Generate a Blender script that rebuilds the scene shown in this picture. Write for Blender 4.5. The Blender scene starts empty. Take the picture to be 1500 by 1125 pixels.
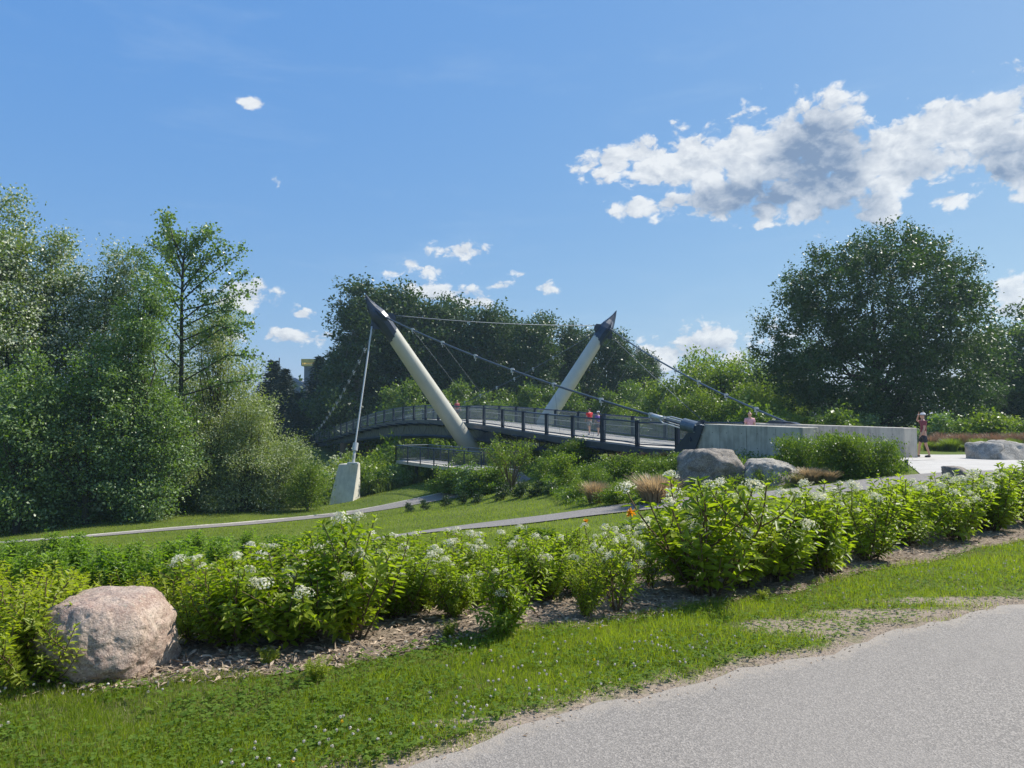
import bpy, math, random
import numpy as np
from mathutils import Vector, Matrix, noise as mnoise
sc = bpy.context.scene
COL = sc.collection
R = math.radians
F = 1083.3; PITCH = math.atan(49.5/F); CZ = 1.6

# ---------------------------------------------------------------- camera
cam = bpy.data.objects.new('camera', bpy.data.cameras.new('camera')); COL.objects.link(cam)
cam.data.lens = 26; cam.data.sensor_width = 36; cam.data.clip_end = 6000; cam.data.clip_start = 0.05
cam.location = (0, 0, CZ); cam.rotation_euler = (math.pi/2+PITCH, 0, 0)
sc.camera = cam
# ---------------------------------------------------------------- light and exposure
SUN_AZ, SUN_EL = R(66), R(49)          # azimuth to the right of the view direction
SUND = Vector((math.sin(SUN_AZ)*math.cos(SUN_EL), math.cos(SUN_AZ)*math.cos(SUN_EL), math.sin(SUN_EL)))
sl = bpy.data.lights.new('sun', 'SUN'); sl.energy = 5.0; sl.angle = R(0.53); sl.color = (1.0, .955, .88)
sun = bpy.data.objects.new('sun', sl); COL.objects.link(sun)
sun.rotation_euler = SUND.to_track_quat('Z', 'Y').to_euler()
sc.view_settings.view_transform = 'Standard'; sc.view_settings.look = 'None'
sc.view_settings.exposure = 0.40; sc.view_settings.gamma = 1; sc.view_settings.use_curve_mapping = False
sc.render.engine = 'CYCLES'
cy = sc.cycles
cy.max_bounces = 6; cy.diffuse_bounces = 3; cy.glossy_bounces = 2; cy.transmission_bounces = 4
cy.transparent_max_bounces = 6; cy.volume_bounces = 1; cy.use_denoising = True; cy.denoising_prefilter = 'ACCURATE'
cy.caustics_reflective = False; cy.caustics_refractive = False
SKY_STR = 0.10

def ray(u, v):
    dx, dz = u-750, 562.5-v
    y = F*math.cos(PITCH)-dz*math.sin(PITCH); z = F*math.sin(PITCH)+dz*math.cos(PITCH)
    return np.array([dx/y, 1.0, z/y])
def at(u, v, Y):
    return np.array([0, 0, CZ])+ray(u, v)*Y

# ---- world: physical sky with procedural cumulus
w = bpy.data.worlds.new('World'); sc.world = w; w.use_nodes = True
NT = w.node_tree; NT.nodes.clear()
def N(nt, t, **kw):
    n = nt.nodes.new(t)
    for k, v in kw.items(): setattr(n, k, v)
    return n
def mth(nt, op, a, b=None, c=None, clamp=False):
    n = N(nt, 'ShaderNodeMath', operation=op, use_clamp=clamp)
    for i, x in enumerate((a, b, c)):
        if x is None: continue
        if isinstance(x, (int, float)): n.inputs[i].default_value = x
        else: nt.links.new(x, n.inputs[i])
    return n.outputs[0]
def vm(nt, op, a, b=None):
    n = N(nt, 'ShaderNodeVectorMath', operation=op)
    for i, x in enumerate((a, b)):
        if x is None: continue
        if isinstance(x, (tuple, list)): n.inputs[i].default_value = x
        else: nt.links.new(x, n.inputs[i])
    return n
def noi(nt, vec, scale, detail=5, rough=.55, dist=0.0):
    n = N(nt, 'ShaderNodeTexNoise'); n.inputs['Scale'].default_value = scale; n.inputs['Detail'].default_value = detail
    n.inputs['Roughness'].default_value = rough; n.inputs['Distortion'].default_value = dist
    if vec is not None: nt.links.new(vec, n.inputs['Vector'])
    return n
def mapr(nt, x, a, b, c=0, d=1, smooth=True):
    n = N(nt, 'ShaderNodeMapRange'); n.interpolation_type = 'SMOOTHSTEP' if smooth else 'LINEAR'
    nt.links.new(x, n.inputs[0])
    for i, v in enumerate((a, b, c, d)): n.inputs[i+1].default_value = v
    return n.outputs[0]
def mixc(nt, f, a, b, mode='MIX'):
    n = N(nt, 'ShaderNodeMix', data_type='RGBA', blend_type=mode)
    for s, x in ((n.inputs[0], f), (n.inputs[6], a), (n.inputs[7], b)):
        if isinstance(x, (int, float)): s.default_value = x
        elif isinstance(x, (tuple, list)): s.default_value = tuple(x)[:3]+(1,)
        else: nt.links.new(x, s)
    return n.outputs[2]
sky = N(NT, 'ShaderNodeTexSky', sky_type='NISHITA'); sky.sun_disc = False
sky.sun_elevation = SUN_EL; sky.sun_rotation = SUN_AZ; sky.altitude = 200
sky.air_density = 1.0; sky.dust_density = .7; sky.ozone_density = 2.2
tc = N(NT, 'ShaderNodeTexCoord')
D0 = vm(NT, 'NORMALIZE', tc.outputs['Generated']).outputs[0]
sx = N(NT, 'ShaderNodeSeparateXYZ'); NT.links.new(D0, sx.inputs[0])
az = mth(NT, 'ARCTAN2', sx.outputs[0], sx.outputs[1]); el = mth(NT, 'ARCSINE', sx.outputs[2])
cx = N(NT, 'ShaderNodeCombineXYZ'); NT.links.new(az, cx.inputs[0]); NT.links.new(el, cx.inputs[1])
wob = noi(NT, D0, 9, 3, .5); wobv = vm(NT, 'SUBTRACT', wob.outputs['Color'], (.5, .5, .5)).outputs[0]
P2 = vm(NT, 'ADD', cx.outputs[0], vm(NT, 'MULTIPLY', wobv, (.05, .035, 0)).outputs[0]).outputs[0]
CL = [(872,247,24,11),(905,238,45,20),(950,232,55,32),(1010,238,70,42),(1080,225,75,52),(1150,215,80,56),(1200,208,72,52),(1225,225,75,56),(1250,270,70,58),(1180,285,110,42),
      (1060,285,85,32),(960,305,60,16),(1285,300,42,30),(1290,232,60,42),(1320,250,50,30),(1330,215,75,38),(1395,190,75,44),(1460,188,75,50),(1500,215,80,55),(1560,190,90,60),(1640,220,90,60),
      (372,142,15,6),(407,267,20,9),(355,437,48,20),(120,395,26,14),(627,392,38,14),(668,368,34,11),(640,430,60,18),(700,445,34,9),(765,402,22,10),(808,425,26,12),(585,403,18,5),
      (440,495,60,9),(330,500,60,8),(440,462,16,8),(1040,500,90,28),(1100,490,60,26),(980,520,50,24),(1430,98,16,5),(1400,285,24,10),(1120,328,20,7),(1495,432,34,26),(1455,445,24,10),(730,420,16,6)]
acc = None
for (u, v, ru, rv) in CL:
    d = ray(u, v); a_ = math.atan2(d[0], d[1]); e_ = math.atan2(d[2], math.hypot(d[0], d[1]))
    s = vm(NT, 'SUBTRACT', P2, (a_, e_, 0)).outputs[0]
    # radii from pixels, corrected for the angle off the axis
    kk = 1/F/(1+(d[0]**2))
    m = vm(NT, 'MULTIPLY', s, (1/(ru*kk*1.15), 1/(rv/F*1.25), 0)).outputs[0]
    L_ = vm(NT, 'LENGTH', m).outputs['Value']
    b = mth(NT, 'MULTIPLY', mth(NT, 'SUBTRACT', 1.0, L_), min(.95, .30+rv/52))
    acc = b if acc is None else mth(NT, 'SMOOTH_MAX', acc, b, .12)
# the same kind of small cumulus goes on outside the frame
gen = noi(NT, vm(NT, 'MULTIPLY', D0, (1, 1, 2.4)).outputs[0], 2.6, 2, .5)
offv = mapr(NT, mth(NT, 'ABSOLUTE', mth(NT, 'SUBTRACT', az, 0.0)), .75, .95)
up_ = mapr(NT, el, .62, .8)
off = mth(NT, 'MAXIMUM', offv, up_)
genb = mth(NT, 'SUBTRACT', mth(NT, 'MULTIPLY', mth(NT, 'SUBTRACT', gen.outputs[0], .60), 4.0), mth(NT, 'MULTIPLY', mth(NT, 'SUBTRACT', 1.0, off), 3.0))
acc = mth(NT, 'MAXIMUM', mth(NT, 'MAXIMUM', acc, genb), -1.5)
nv = vm(NT, 'MULTIPLY', D0, (1, 1, 1.5)).outputs[0]
n1 = noi(NT, nv, 15, 9, .62, .25); n1s = noi(NT, vm(NT, 'ADD', nv, (.006, .0, .012)).outputs[0], 15, 9, .62, .25)
n2 = noi(NT, nv, 6, 5, .5)
VC = .97
def vor(vec, scale):
    n = N(NT, 'ShaderNodeTexVoronoi'); n.inputs['Scale'].default_value = scale; n.inputs['Detail'].default_value = 3; n.inputs['Roughness'].default_value = .55
    NT.links.new(vec, n.inputs['Vector']); return n.outputs['Distance']
vw = vm(NT, 'ADD', nv, vm(NT, 'MULTIPLY', vm(NT, 'SUBTRACT', n1.outputs['Color'], (.5, .5, .5)).outputs[0], (.05, .05, .05)).outputs[0]).outputs[0]
v1 = vor(vw, 26); v1s = vor(vm(NT, 'ADD', vw, (.006, 0, .010)).outputs[0], 26)
dens = mth(NT, 'ADD', mth(NT, 'ADD', acc, mth(NT, 'MULTIPLY', mth(NT, 'SUBTRACT', VC, v1), .8)), mth(NT, 'MULTIPLY', mth(NT, 'SUBTRACT', n1.outputs[0], .52), .85))
dens = mth(NT, 'ADD', dens, mth(NT, 'MULTIPLY', mth(NT, 'SUBTRACT', n2.outputs[0], .5), .5))
alpha = mapr(NT, dens, .02, .34)
DK = [(1195,240,100,70,1.0),(1100,292,120,34,.9),(1235,306,95,30,.75),(1010,292,50,18,.5),(1480,232,75,42,.65),(1345,238,60,26,.45),(1560,220,90,50,.6),(1045,512,85,18,.45),(1495,446,26,12,.4)]
dk_ = None
for (u, v, ru, rv, wt) in DK:
    d = ray(u, v); a_ = math.atan2(d[0], d[1]); e_ = math.atan2(d[2], math.hypot(d[0], d[1])); kk = 1/F/(1+(d[0]**2))
    m = vm(NT, 'MULTIPLY', vm(NT, 'SUBTRACT', P2, (a_, e_, 0)).outputs[0], (1/(ru*kk), 1/(rv/F), 0)).outputs[0]
    b = mth(NT, 'MULTIPLY', mapr(NT, vm(NT, 'LENGTH', m).outputs['Value'], 1.25, .25), wt)
    dk_ = b if dk_ is None else mth(NT, 'SMOOTH_MAX', dk_, b, .25)
dk_ = mth(NT, 'MAXIMUM', dk_, mth(NT, 'MULTIPLY', mapr(NT, genb, .2, 1.0), .8))
dn = mth(NT, 'ADD', mth(NT, 'MULTIPLY', mth(NT, 'SUBTRACT', n2.outputs[0], .5), 1.1), mth(NT, 'MULTIPLY', mth(NT, 'SUBTRACT', n1.outputs[0], .5), .9))
thick = mth(NT, 'ADD', mth(NT, 'ADD', dk_, mth(NT, 'MULTIPLY', dn, mapr(NT, dk_, .0, .35, 0, .75))), .06, None, True)
relief = mth(NT, 'MULTIPLY', mth(NT, 'ADD', mth(NT, 'SUBTRACT', n1.outputs[0], n1s.outputs[0]), mth(NT, 'MULTIPLY', mth(NT, 'SUBTRACT', v1s, v1), .5)), 1.0)
shade = mth(NT, 'ADD', mth(NT, 'SUBTRACT', 1.0, mth(NT, 'MULTIPLY', thick, .98)), relief, None, True)
ccol = mixc(NT, shade, (.20, .285, .44), (.80, .83, .87))
ccol = vm(NT, 'SCALE', ccol); ccol.inputs['Scale'].default_value = 1/SKY_STR*.80
wisp = noi(NT, vm(NT, 'MULTIPLY', D0, (2, 2, 9)).outputs[0], 2.2, 6, .6, .3)
wv = mth(NT, 'MULTIPLY', mapr(NT, wisp.outputs[0], .5, .8), .10)
skyc = vm(NT, 'ADD', mixc(NT, 1.0, sky.outputs[0], (.59, .46, .13), 'MULTIPLY'), (.29, 1.57, 5.0)).outputs[0]
skyw = mixc(NT, wv, skyc, (5.0, 6.0, 7.0))
fin = mixc(NT, alpha, skyw, ccol.outputs[0])
bg = N(NT, 'ShaderNodeBackground'); bg.inputs[1].default_value = SKY_STR; NT.links.new(fin, bg.inputs[0])
wo = N(NT, 'ShaderNodeOutputWorld'); NT.links.new(bg.outputs[0], wo.inputs[0])
w.cycles.sampling_method = 'MANUAL'; w.cycles.sample_map_resolution = 512

# ---------------------------------------------------------------- helpers
WP = {}
def reg(o, loc): WP[o.name] = Vector(loc); return o
def obj(name, me, parent=None, loc=(0, 0, 0), rz=0.0, local=False):
    o = bpy.data.objects.new(name, me); COL.objects.link(o)
    o.location = loc; o.rotation_euler = (0, 0, rz)
    if parent is not None:
        o.parent = parent
        if not local: o.matrix_parent_inverse = Matrix.Translation(-WP[parent.name])
    reg(o, loc if not local or parent is None else Vector(loc)+WP[parent.name])
    return o
def tag(o, label=None, cat=None, group=None, kind=None):
    if label: o['label'] = label
    if cat: o['category'] = cat
    if group: o['group'] = group
    if kind: o['kind'] = kind
    return o
def empty(name, loc, label, cat, group=None, rz=0):
    return tag(obj(name, None, None, tuple(loc), rz), label, cat, group)
def amesh(name, V, Fq, mat, smooth=False, attr=None):
    V = np.ascontiguousarray(V, dtype=np.float32); Fq = np.ascontiguousarray(Fq, dtype=np.int32)
    me = bpy.data.meshes.new(name); k = Fq.shape[1]; n = len(Fq)
    me.vertices.add(len(V)); me.vertices.foreach_set('co', V.ravel())
    me.loops.add(n*k); me.loops.foreach_set('vertex_index', Fq.ravel())
    me.polygons.add(n); me.polygons.foreach_set('loop_start', np.arange(0, n*k, k, dtype=np.int32))
    me.update(calc_edges=True)
    if smooth: me.polygons.foreach_set('use_smooth', np.ones(n, dtype=bool))
    if attr:
        for an, (dom, arr) in attr.items():
            a = me.attributes.new(an, 'FLOAT', dom); a.data.foreach_set('value', np.ascontiguousarray(arr, dtype=np.float32))
    me.materials.append(mat); return me
class MB:
    def __init__(s): s.v = []; s.f = []; s.n = 0
    def add(s, V, Fs):
        V = np.asarray(V, dtype=float)
        s.v.append(V); s.f += [[i+s.n for i in f] for f in Fs]; s.n += len(V); return s
    def box(s, c, sz, M=None):
        x, y, z = np.array(sz)/2
        V = np.array([[-x,-y,-z],[x,-y,-z],[x,y,-z],[-x,y,-z],[-x,-y,z],[x,-y,z],[x,y,z],[-x,y,z]])
        if M is not None: V = V@np.array(M).T
        return s.add(V+np.array(c), [[0,3,2,1],[4,5,6,7],[0,1,5,4],[1,2,6,5],[2,3,7,6],[3,0,4,7]])
    def hexa(s, a, b):      # two quads (lists of four points)
        return s.add(list(a)+list(b), [[0,3,2,1],[4,5,6,7],[0,1,5,4],[1,2,6,5],[2,3,7,6],[3,0,4,7]])
    def tube(s, P, r, n=6, cap=True):
        P = np.asarray(P, dtype=float); m = len(P); r = np.broadcast_to(r, (m,))
        T = np.gradient(P, axis=0); T /= np.linalg.norm(T, axis=1)[:, None]+1e-9
        ref = np.array([0, 0, 1.]) if abs(T[0][2]) < .9 else np.array([1., 0, 0])
        V = []; a = np.arange(n)*2*math.pi/n
        for i in range(m):
            A = np.cross(T[i], ref); A /= np.linalg.norm(A)+1e-9; B = np.cross(T[i], A); ref_ = -np.cross(T[i], A)
            V.append(P[i]+r[i]*(np.cos(a)[:, None]*A+np.sin(a)[:, None]*B))
        Fs = [[i*n+j, i*n+(j+1) % n, (i+1)*n+(j+1) % n, (i+1)*n+j] for i in range(m-1) for j in range(n)]
        if cap: Fs += [list(range(n))[::-1], [(m-1)*n+j for j in range(n)]]
        return s.add(np.concatenate(V), Fs)
    def mesh(s, name, mat, smooth=False, org=(0, 0, 0), bevel=0):
        me = bpy.data.meshes.new(name); V = np.concatenate(s.v)-np.array(org)
        me.from_pydata(V.tolist(), [], s.f); me.update()
        if smooth: me.polygons.foreach_set('use_smooth', [True]*len(me.polygons))
        if bevel:
            import bmesh
            bm = bmesh.new(); bm.from_mesh(me)
            bmesh.ops.bevel(bm, geom=bm.edges[:], offset=bevel, segments=2, affect='EDGES', profile=.5); bm.to_mesh(me); bm.free()
        if isinstance(mat, (list, tuple)):
            for m_ in mat: me.materials.append(m_)
        else: me.materials.append(mat)
        return me
    def build(s, name, mat, parent=None, org=(0, 0, 0), smooth=False, bevel=0):
        return obj(name, s.mesh(name, mat, smooth, org, bevel), parent, tuple(org))
def copy_tree(o, name=None):
    c = o.copy(); COL.objects.link(c)
    for k in ('label', 'group'):
        if k in c: del c[k]
    for ch in o.children:
        d = ch.copy(); COL.objects.link(d); d.parent = c
        for g in ch.children:
            e = g.copy(); COL.objects.link(e); e.parent = d
    return c

# ---------------------------------------------------------------- materials
def newmat(name):
    m = bpy.data.materials.new(name); m.use_nodes = True; nt = m.node_tree; nt.nodes.clear()
    out = N(nt, 'ShaderNodeOutputMaterial'); p = N(nt, 'ShaderNodeBsdfPrincipled'); nt.links.new(p.outputs[0], out.inputs[0])
    return m, nt, p, out
def setc(nt, p, col):
    if isinstance(col, (tuple, list)): p.inputs['Base Color'].default_value = tuple(col)[:3]+(1,)
    else: nt.links.new(col, p.inputs['Base Color'])
def bump(nt, p, h, strength, dist):
    b = N(nt, 'ShaderNodeBump'); b.inputs['Strength'].default_value = strength; b.inputs['Distance'].default_value = dist
    nt.links.new(h, b.inputs['Height']); nt.links.new(b.outputs[0], p.inputs['Normal'])
def ocoord(nt): return N(nt, 'ShaderNodeTexCoord').outputs['Object']
def wcoord(nt): return N(nt, 'ShaderNodeNewGeometry').outputs['Position']
def plain(name, col, rough=.6, metal=0, var=.15, scale=6, spec=.5, bmp=0):
    m, nt, p, o = newmat(name); n = noi(nt, wcoord(nt), scale, 6, .65)
    c = mixc(nt, mapr(nt, n.outputs[0], .3, .7), tuple(x*(1-var) for x in col), tuple(min(1, x*(1+var)) for x in col))
    setc(nt, p, c); p.inputs['Roughness'].default_value = rough; p.inputs['Metallic'].default_value = metal
    p.inputs['Specular IOR Level'].default_value = spec
    if bmp: bump(nt, p, n.outputs[0], .5, bmp)
    return m
def leafmat(name, c1, c2, under=None, trans=.38, tcol=None, rough=.42, spec=.5):
    m, nt, p, out = newmat(name)
    a = N(nt, 'ShaderNodeAttribute', attribute_name='rnd'); oi = N(nt, 'ShaderNodeObjectInfo')
    f = mth(nt, 'ADD', mth(nt, 'MULTIPLY', a.outputs['Fac'], .8), mth(nt, 'MULTIPLY', oi.outputs['Random'], .25), None, True)
    c = mixc(nt, f, c1, c2); top = c
    if under:
        g = N(nt, 'ShaderNodeNewGeometry'); c = mixc(nt, g.outputs['Backfacing'], c, under)
    setc(nt, p, c); p.inputs['Roughness'].default_value = rough; p.inputs['Specular IOR Level'].default_value = spec*.7
    t = N(nt, 'ShaderNodeBsdfTranslucent')
    tc_ = mixc(nt, 1.0, top, tcol or (1.75, 1.9, .45), 'MULTIPLY'); nt.links.new(tc_, t.inputs[0])
    mx = N(nt, 'ShaderNodeMixShader'); mx.inputs[0].default_value = trans
    nt.links.new(p.outputs[0], mx.inputs[1]); nt.links.new(t.outputs[0], mx.inputs[2]); nt.links.new(mx.outputs[0], out.inputs[0])
    return m
M = {}
M['steel_dark'] = plain('navy_steel', (.020, .034, .062), .38, 0, .2, 3)
M['mast'] = plain('cream_painted_steel', (.50, .48, .39), .38, 0, .05, 1.2)
M['cable'] = plain('galvanised_cable', (.55, .56, .55), .45, .2, .15, 30)
M['cable_dark'] = plain('dark_cable', (.10, .12, .14), .4, .5, .15, 30)
M['wire'] = plain('wire_mesh', (.30, .31, .31), .5, .3, .1, 5)
M['deck'] = plain('deck_concrete', (.40, .375, .33), .85, 0, .12, 4)
M['bark'] = plain('bark', (.055, .048, .038), .9, 0, .4, 14, .2, .02)
M['bark_pale'] = plain('pale_bark', (.17, .16, .13), .85, 0, .35, 9, .2, .02)
M['stem'] = plain('woody_stem', (.13, .09, .05), .8, 0, .3, 40, .2)
M['stem_green'] = plain('green_stem', (.10, .15, .03), .7, 0, .2, 40, .3)
def concrete(name, col, stain=.35):
    m, nt, p, o = newmat(name); w_ = wcoord(nt)
    a = noi(nt, w_, 1.3, 6, .6); b = noi(nt, vm(nt, 'MULTIPLY', w_, (7, 7, .7)).outputs[0], 1.0, 4, .6); g = noi(nt, w_, 60, 3, .6)
    f = mth(nt, 'ADD', mth(nt, 'MULTIPLY', a.outputs[0], .6), mth(nt, 'MULTIPLY', b.outputs[0], .4))
    c = mixc(nt, mapr(nt, f, .36, .62), tuple(x*(1-stain) for x in col), col)
    c = mixc(nt, mapr(nt, g.outputs[0], .3, .75, 0, .25), c, tuple(x*.7 for x in col))
    setc(nt, p, c); p.inputs['Roughness'].default_value = .85; p.inputs['Specular IOR Level'].default_value = .3
    bump(nt, p, g.outputs[0], .4, .004); return m
M['concrete'] = concrete('wall_concrete', (.55, .505, .42), .45)
M['block'] = concrete('weathered_concrete', (.72, .68, .58), .25)
M['plaza'] = concrete('plaza_concrete', (.50, .47, .42), .18)
def asphalt():
    m, nt, p, o = newmat('aged_asphalt'); w_ = wcoord(nt)
    v = N(nt, 'ShaderNodeTexVoronoi'); v.inputs['Scale'].default_value = 120; nt.links.new(w_, v.inputs['Vector'])
    v2 = N(nt, 'ShaderNodeTexVoronoi'); v2.inputs['Scale'].default_value = 300; nt.links.new(w_, v2.inputs['Vector'])
    big = noi(nt, w_, .9, 5, .6); mid = noi(nt, w_, 14, 5, .65)
    s1 = N(nt, 'ShaderNodeSeparateColor'); nt.links.new(v.outputs['Color'], s1.inputs[0])
    s2 = N(nt, 'ShaderNodeSeparateColor'); nt.links.new(v2.outputs['Color'], s2.inputs[0])
    st = mth(nt, 'ADD', mth(nt, 'MULTIPLY', mth(nt, 'POWER', s1.outputs[0], 2.0), .55), mth(nt, 'MULTIPLY', mth(nt, 'POWER', s2.outputs[1], 2.0), .45))
    c = mixc(nt, st, (.13, .117, .102), (.425, .38, .325))
    c = mixc(nt, mapr(nt, big.outputs[0], .3, .7, 0, .45), c, (.25, .225, .195))
    c = mixc(nt, mapr(nt, mid.outputs[0], .60, .78, 0, .45), c, (.10, .09, .08)); lg = noi(nt, w_, .45, 6, .7, .5); c = mixc(nt, mapr(nt, lg.outputs[0], .5, .72, 0, .35), c, (.13, .115, .10))
    # sand washed over the edge
    e = N(nt, 'ShaderNodeAttribute', attribute_name='edge')
    ef = mth(nt, 'MULTIPLY', mapr(nt, mth(nt, 'ADD', e.outputs['Fac'], mth(nt, 'MULTIPLY', mth(nt, 'SUBTRACT', mid.outputs[0], .5), .5)), .0, .20, 1, 0), .6)
    c = mixc(nt, ef, c, (.34, .29, .23))
    setc(nt, p, c); p.inputs['Roughness'].default_value = .8; p.inputs['Specular IOR Level'].default_value = .35
    h = mth(nt, 'ADD', v.outputs['Distance'], mth(nt, 'MULTIPLY', mid.outputs[0], .4)); bump(nt, p, h, .55, .004); return m
M['asphalt'] = asphalt()
def gravelmat(name, col, sc_=40):
    m, nt, p, o = newmat(name); w_ = wcoord(nt)
    v = N(nt, 'ShaderNodeTexVoronoi'); v.inputs['Scale'].default_value = sc_; nt.links.new(w_, v.inputs['Vector'])
    s1 = N(nt, 'ShaderNodeSeparateColor'); nt.links.new(v.outputs['Color'], s1.inputs[0]); big = noi(nt, w_, .8, 6, .65)
    c = mixc(nt, s1.outputs[0], tuple(x*.65 for x in col), tuple(min(1, x*1.35) for x in col))
    c = mixc(nt, mapr(nt, big.outputs[0], .35, .7, 0, .5), c, tuple(x*.8 for x in col))
    setc(nt, p, c); p.inputs['Roughness'].default_value = .9; bump(nt, p, v.outputs['Distance'], .7, .01); return m
M['gravel'] = gravelmat('grey_gravel', (.22, .20, .18))
def groundmat():
    m, nt, p, o = newmat('lawn_ground'); w_ = wcoord(nt)
    a = noi(nt, w_, .35, 6, .6); b = noi(nt, w_, 5, 6, .7); g = noi(nt, w_, 45, 4, .7)
    c = mixc(nt, mapr(nt, a.outputs[0], .35, .65), (.085, .125, .016), (.135, .175, .025))
    c = mixc(nt, mapr(nt, b.outputs[0], .45, .75, 0, .6), c, (.17, .18, .045))
    c = mixc(nt, mapr(nt, g.outputs[0], .3, .75, 0, .7), c, (.055, .08, .012))
    e = N(nt, 'ShaderNodeAttribute', attribute_name='edge')       # metres from the asphalt edge
    ef = mapr(nt, mth(nt, 'ADD', e.outputs['Fac'], mth(nt, 'MULTIPLY', mth(nt, 'SUBTRACT', b.outputs[0], .5), -1.1)), .05, .38, 1, 0)
    d = mixc(nt, g.outputs[0], (.16, .12, .085), (.40, .33, .26))
    c = mixc(nt, ef, c, d)
    s = N(nt, 'ShaderNodeAttribute', attribute_name='soil')
    c = mixc(nt, s.outputs['Fac'], c, mixc(nt, b.outputs[0], (.05, .04, .025), (.14, .11, .07)))
    setc(nt, p, c); p.inputs['Roughness'].default_value = .95; p.inputs['Specular IOR Level'].default_value = .15
    bump(nt, p, mth(nt, 'ADD', g.outputs[0], b.outputs[0]), .6, .02); return m
M['ground'] = groundmat()
def mulchmat():
    m, nt, p, o = newmat('straw_mulch'); w_ = wcoord(nt)
    a = noi(nt, w_, 2.2, 5, .6); g = noi(nt, vm(nt, 'MULTIPLY', w_, (1, 2.3, 1)).outputs[0], 55, 5, .75, .8)
    c = mixc(nt, mapr(nt, g.outputs[0], .35, .68), (.07, .05, .035), (.40, .31, .22))
    c = mixc(nt, mapr(nt, a.outputs[0], .45, .7, 0, .5), c, (.12, .09, .065))
    setc(nt, p, c); p.inputs['Roughness'].default_value = .95; bump(nt, p, g.outputs[0], .8, .015); return m
M['mulch'] = mulchmat()
M['chip'] = leafmat('mulch_chip', (.12, .085, .055), (.50, .39, .28), trans=0.0, rough=.9, spec=.2)
M['grass'] = leafmat('grass_blade', (.11, .165, .014), (.25, .295, .038), trans=.5, rough=.45)
M['clover'] = leafmat('clover_leaf', (.075, .14, .015), (.16, .23, .028), trans=.4, rough=.7, spec=.3)
M['drygrass'] = leafmat('dry_grass_blade', (.20, .19, .07), (.36, .31, .17), trans=.35, tcol=(1.2, 1.1, .8))
M['clover_flower'] = leafmat('clover_flower', (.55, .50, .42), (.72, .68, .60), trans=.3, tcol=(1, 1, .9))
M['yellow'] = leafmat('yellow_petal', (.75, .50, .02), (.8, .6, .05), trans=.3, tcol=(1, 1, .6))
M['orange'] = leafmat('orange_petal', (.8, .30, .01), (.8, .45, .02), trans=.4, tcol=(1, 1, .6))
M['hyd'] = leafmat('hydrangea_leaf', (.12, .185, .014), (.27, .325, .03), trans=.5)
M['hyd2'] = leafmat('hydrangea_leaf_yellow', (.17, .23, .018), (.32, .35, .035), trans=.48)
M['peren'] = leafmat('perennial_leaf', (.085, .165, .028), (.19, .28, .04), trans=.46)
M['petal'] = leafmat('cream_petal', (.68, .66, .50), (.86, .84, .70), trans=.4, tcol=(1, 1, .85))
M['poplar'] = leafmat('poplar_leaf', (.030, .058, .016), (.070, .11, .030), trans=.22)
M['silver'] = leafmat('silver_poplar_leaf', (.09, .14, .036), (.18, .235, .075), under=(.50, .54, .40), trans=.30, rough=.35)
M['willow'] = leafmat('willow_leaf', (.13, .18, .04), (.26, .30, .085), under=(.38, .42, .24), trans=.33)
M['sap'] = leafmat('cottonwood_leaf', (.075, .14, .024), (.165, .24, .05), under=(.24, .32, .15), trans=.38, rough=.35)
M['maple'] = leafmat('maple_leaf', (.034, .070, .020), (.075, .125, .032), trans=.26, rough=.45)
M['young'] = leafmat('young_tree_leaf', (.07, .125, .022), (.15, .205, .035), trans=.32)
M['bright'] = leafmat('bright_bush_leaf', (.095, .16, .02), (.19, .24, .035), trans=.38)
M['bushm'] = leafmat('bush_leaf', (.07, .125, .018), (.15, .205, .03), trans=.38)
M['darkbush'] = leafmat('dark_bush_leaf', (.02, .045, .015), (.045, .08, .02), trans=.2)
M['spruce'] = leafmat('spruce_needle', (.012, .026, .016), (.028, .048, .026), trans=.05, rough=.6)
M['reed'] = leafmat('reed_blade', (.10, .15, .03), (.20, .24, .07), trans=.4)
M['redgrass'] = leafmat('reddish_grass_head', (.20, .13, .085), (.32, .22, .15), trans=.3, tcol=(1.2, 1, .8))
M['blonde'] = leafmat('blonde_grass_plume', (.34, .26, .15), (.52, .42, .28), trans=.4, tcol=(1.2, 1.05, .8))
M['bronze'] = leafmat('bronze_leaf', (.10, .10, .03), (.22, .17, .05), trans=.35)

# ---------------------------------------------------------------- bridge geometry in plan (k counts the posts from the near abutment)
def PK(k, off=0.0):
    return np.array([38/F*(185.5-40.35*k)+.895*off, 38*(1+.0747*k)+.446*off])
AX = np.array([-.446, .895]); PR = np.array([.895, .446])
dk = np.array([-5,-2,0,3,5,8,11,13,15,17,19,21,25,27]); dz = np.array([0,.08,.2,.64,.93,1.30,1.45,1.32,.95,.38,-.2,-.72,-1.62,-1.95])
_pf = np.polyfit(dk, dz, 6)
def dzf(k):
    k = np.asarray(k, float); z = np.polyval(_pf, np.clip(k, -1, 26)); return np.where(k < 0, z*0+np.interp(k, [-5, -1], [0, float(np.polyval(_pf, -1))]), z)

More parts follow.
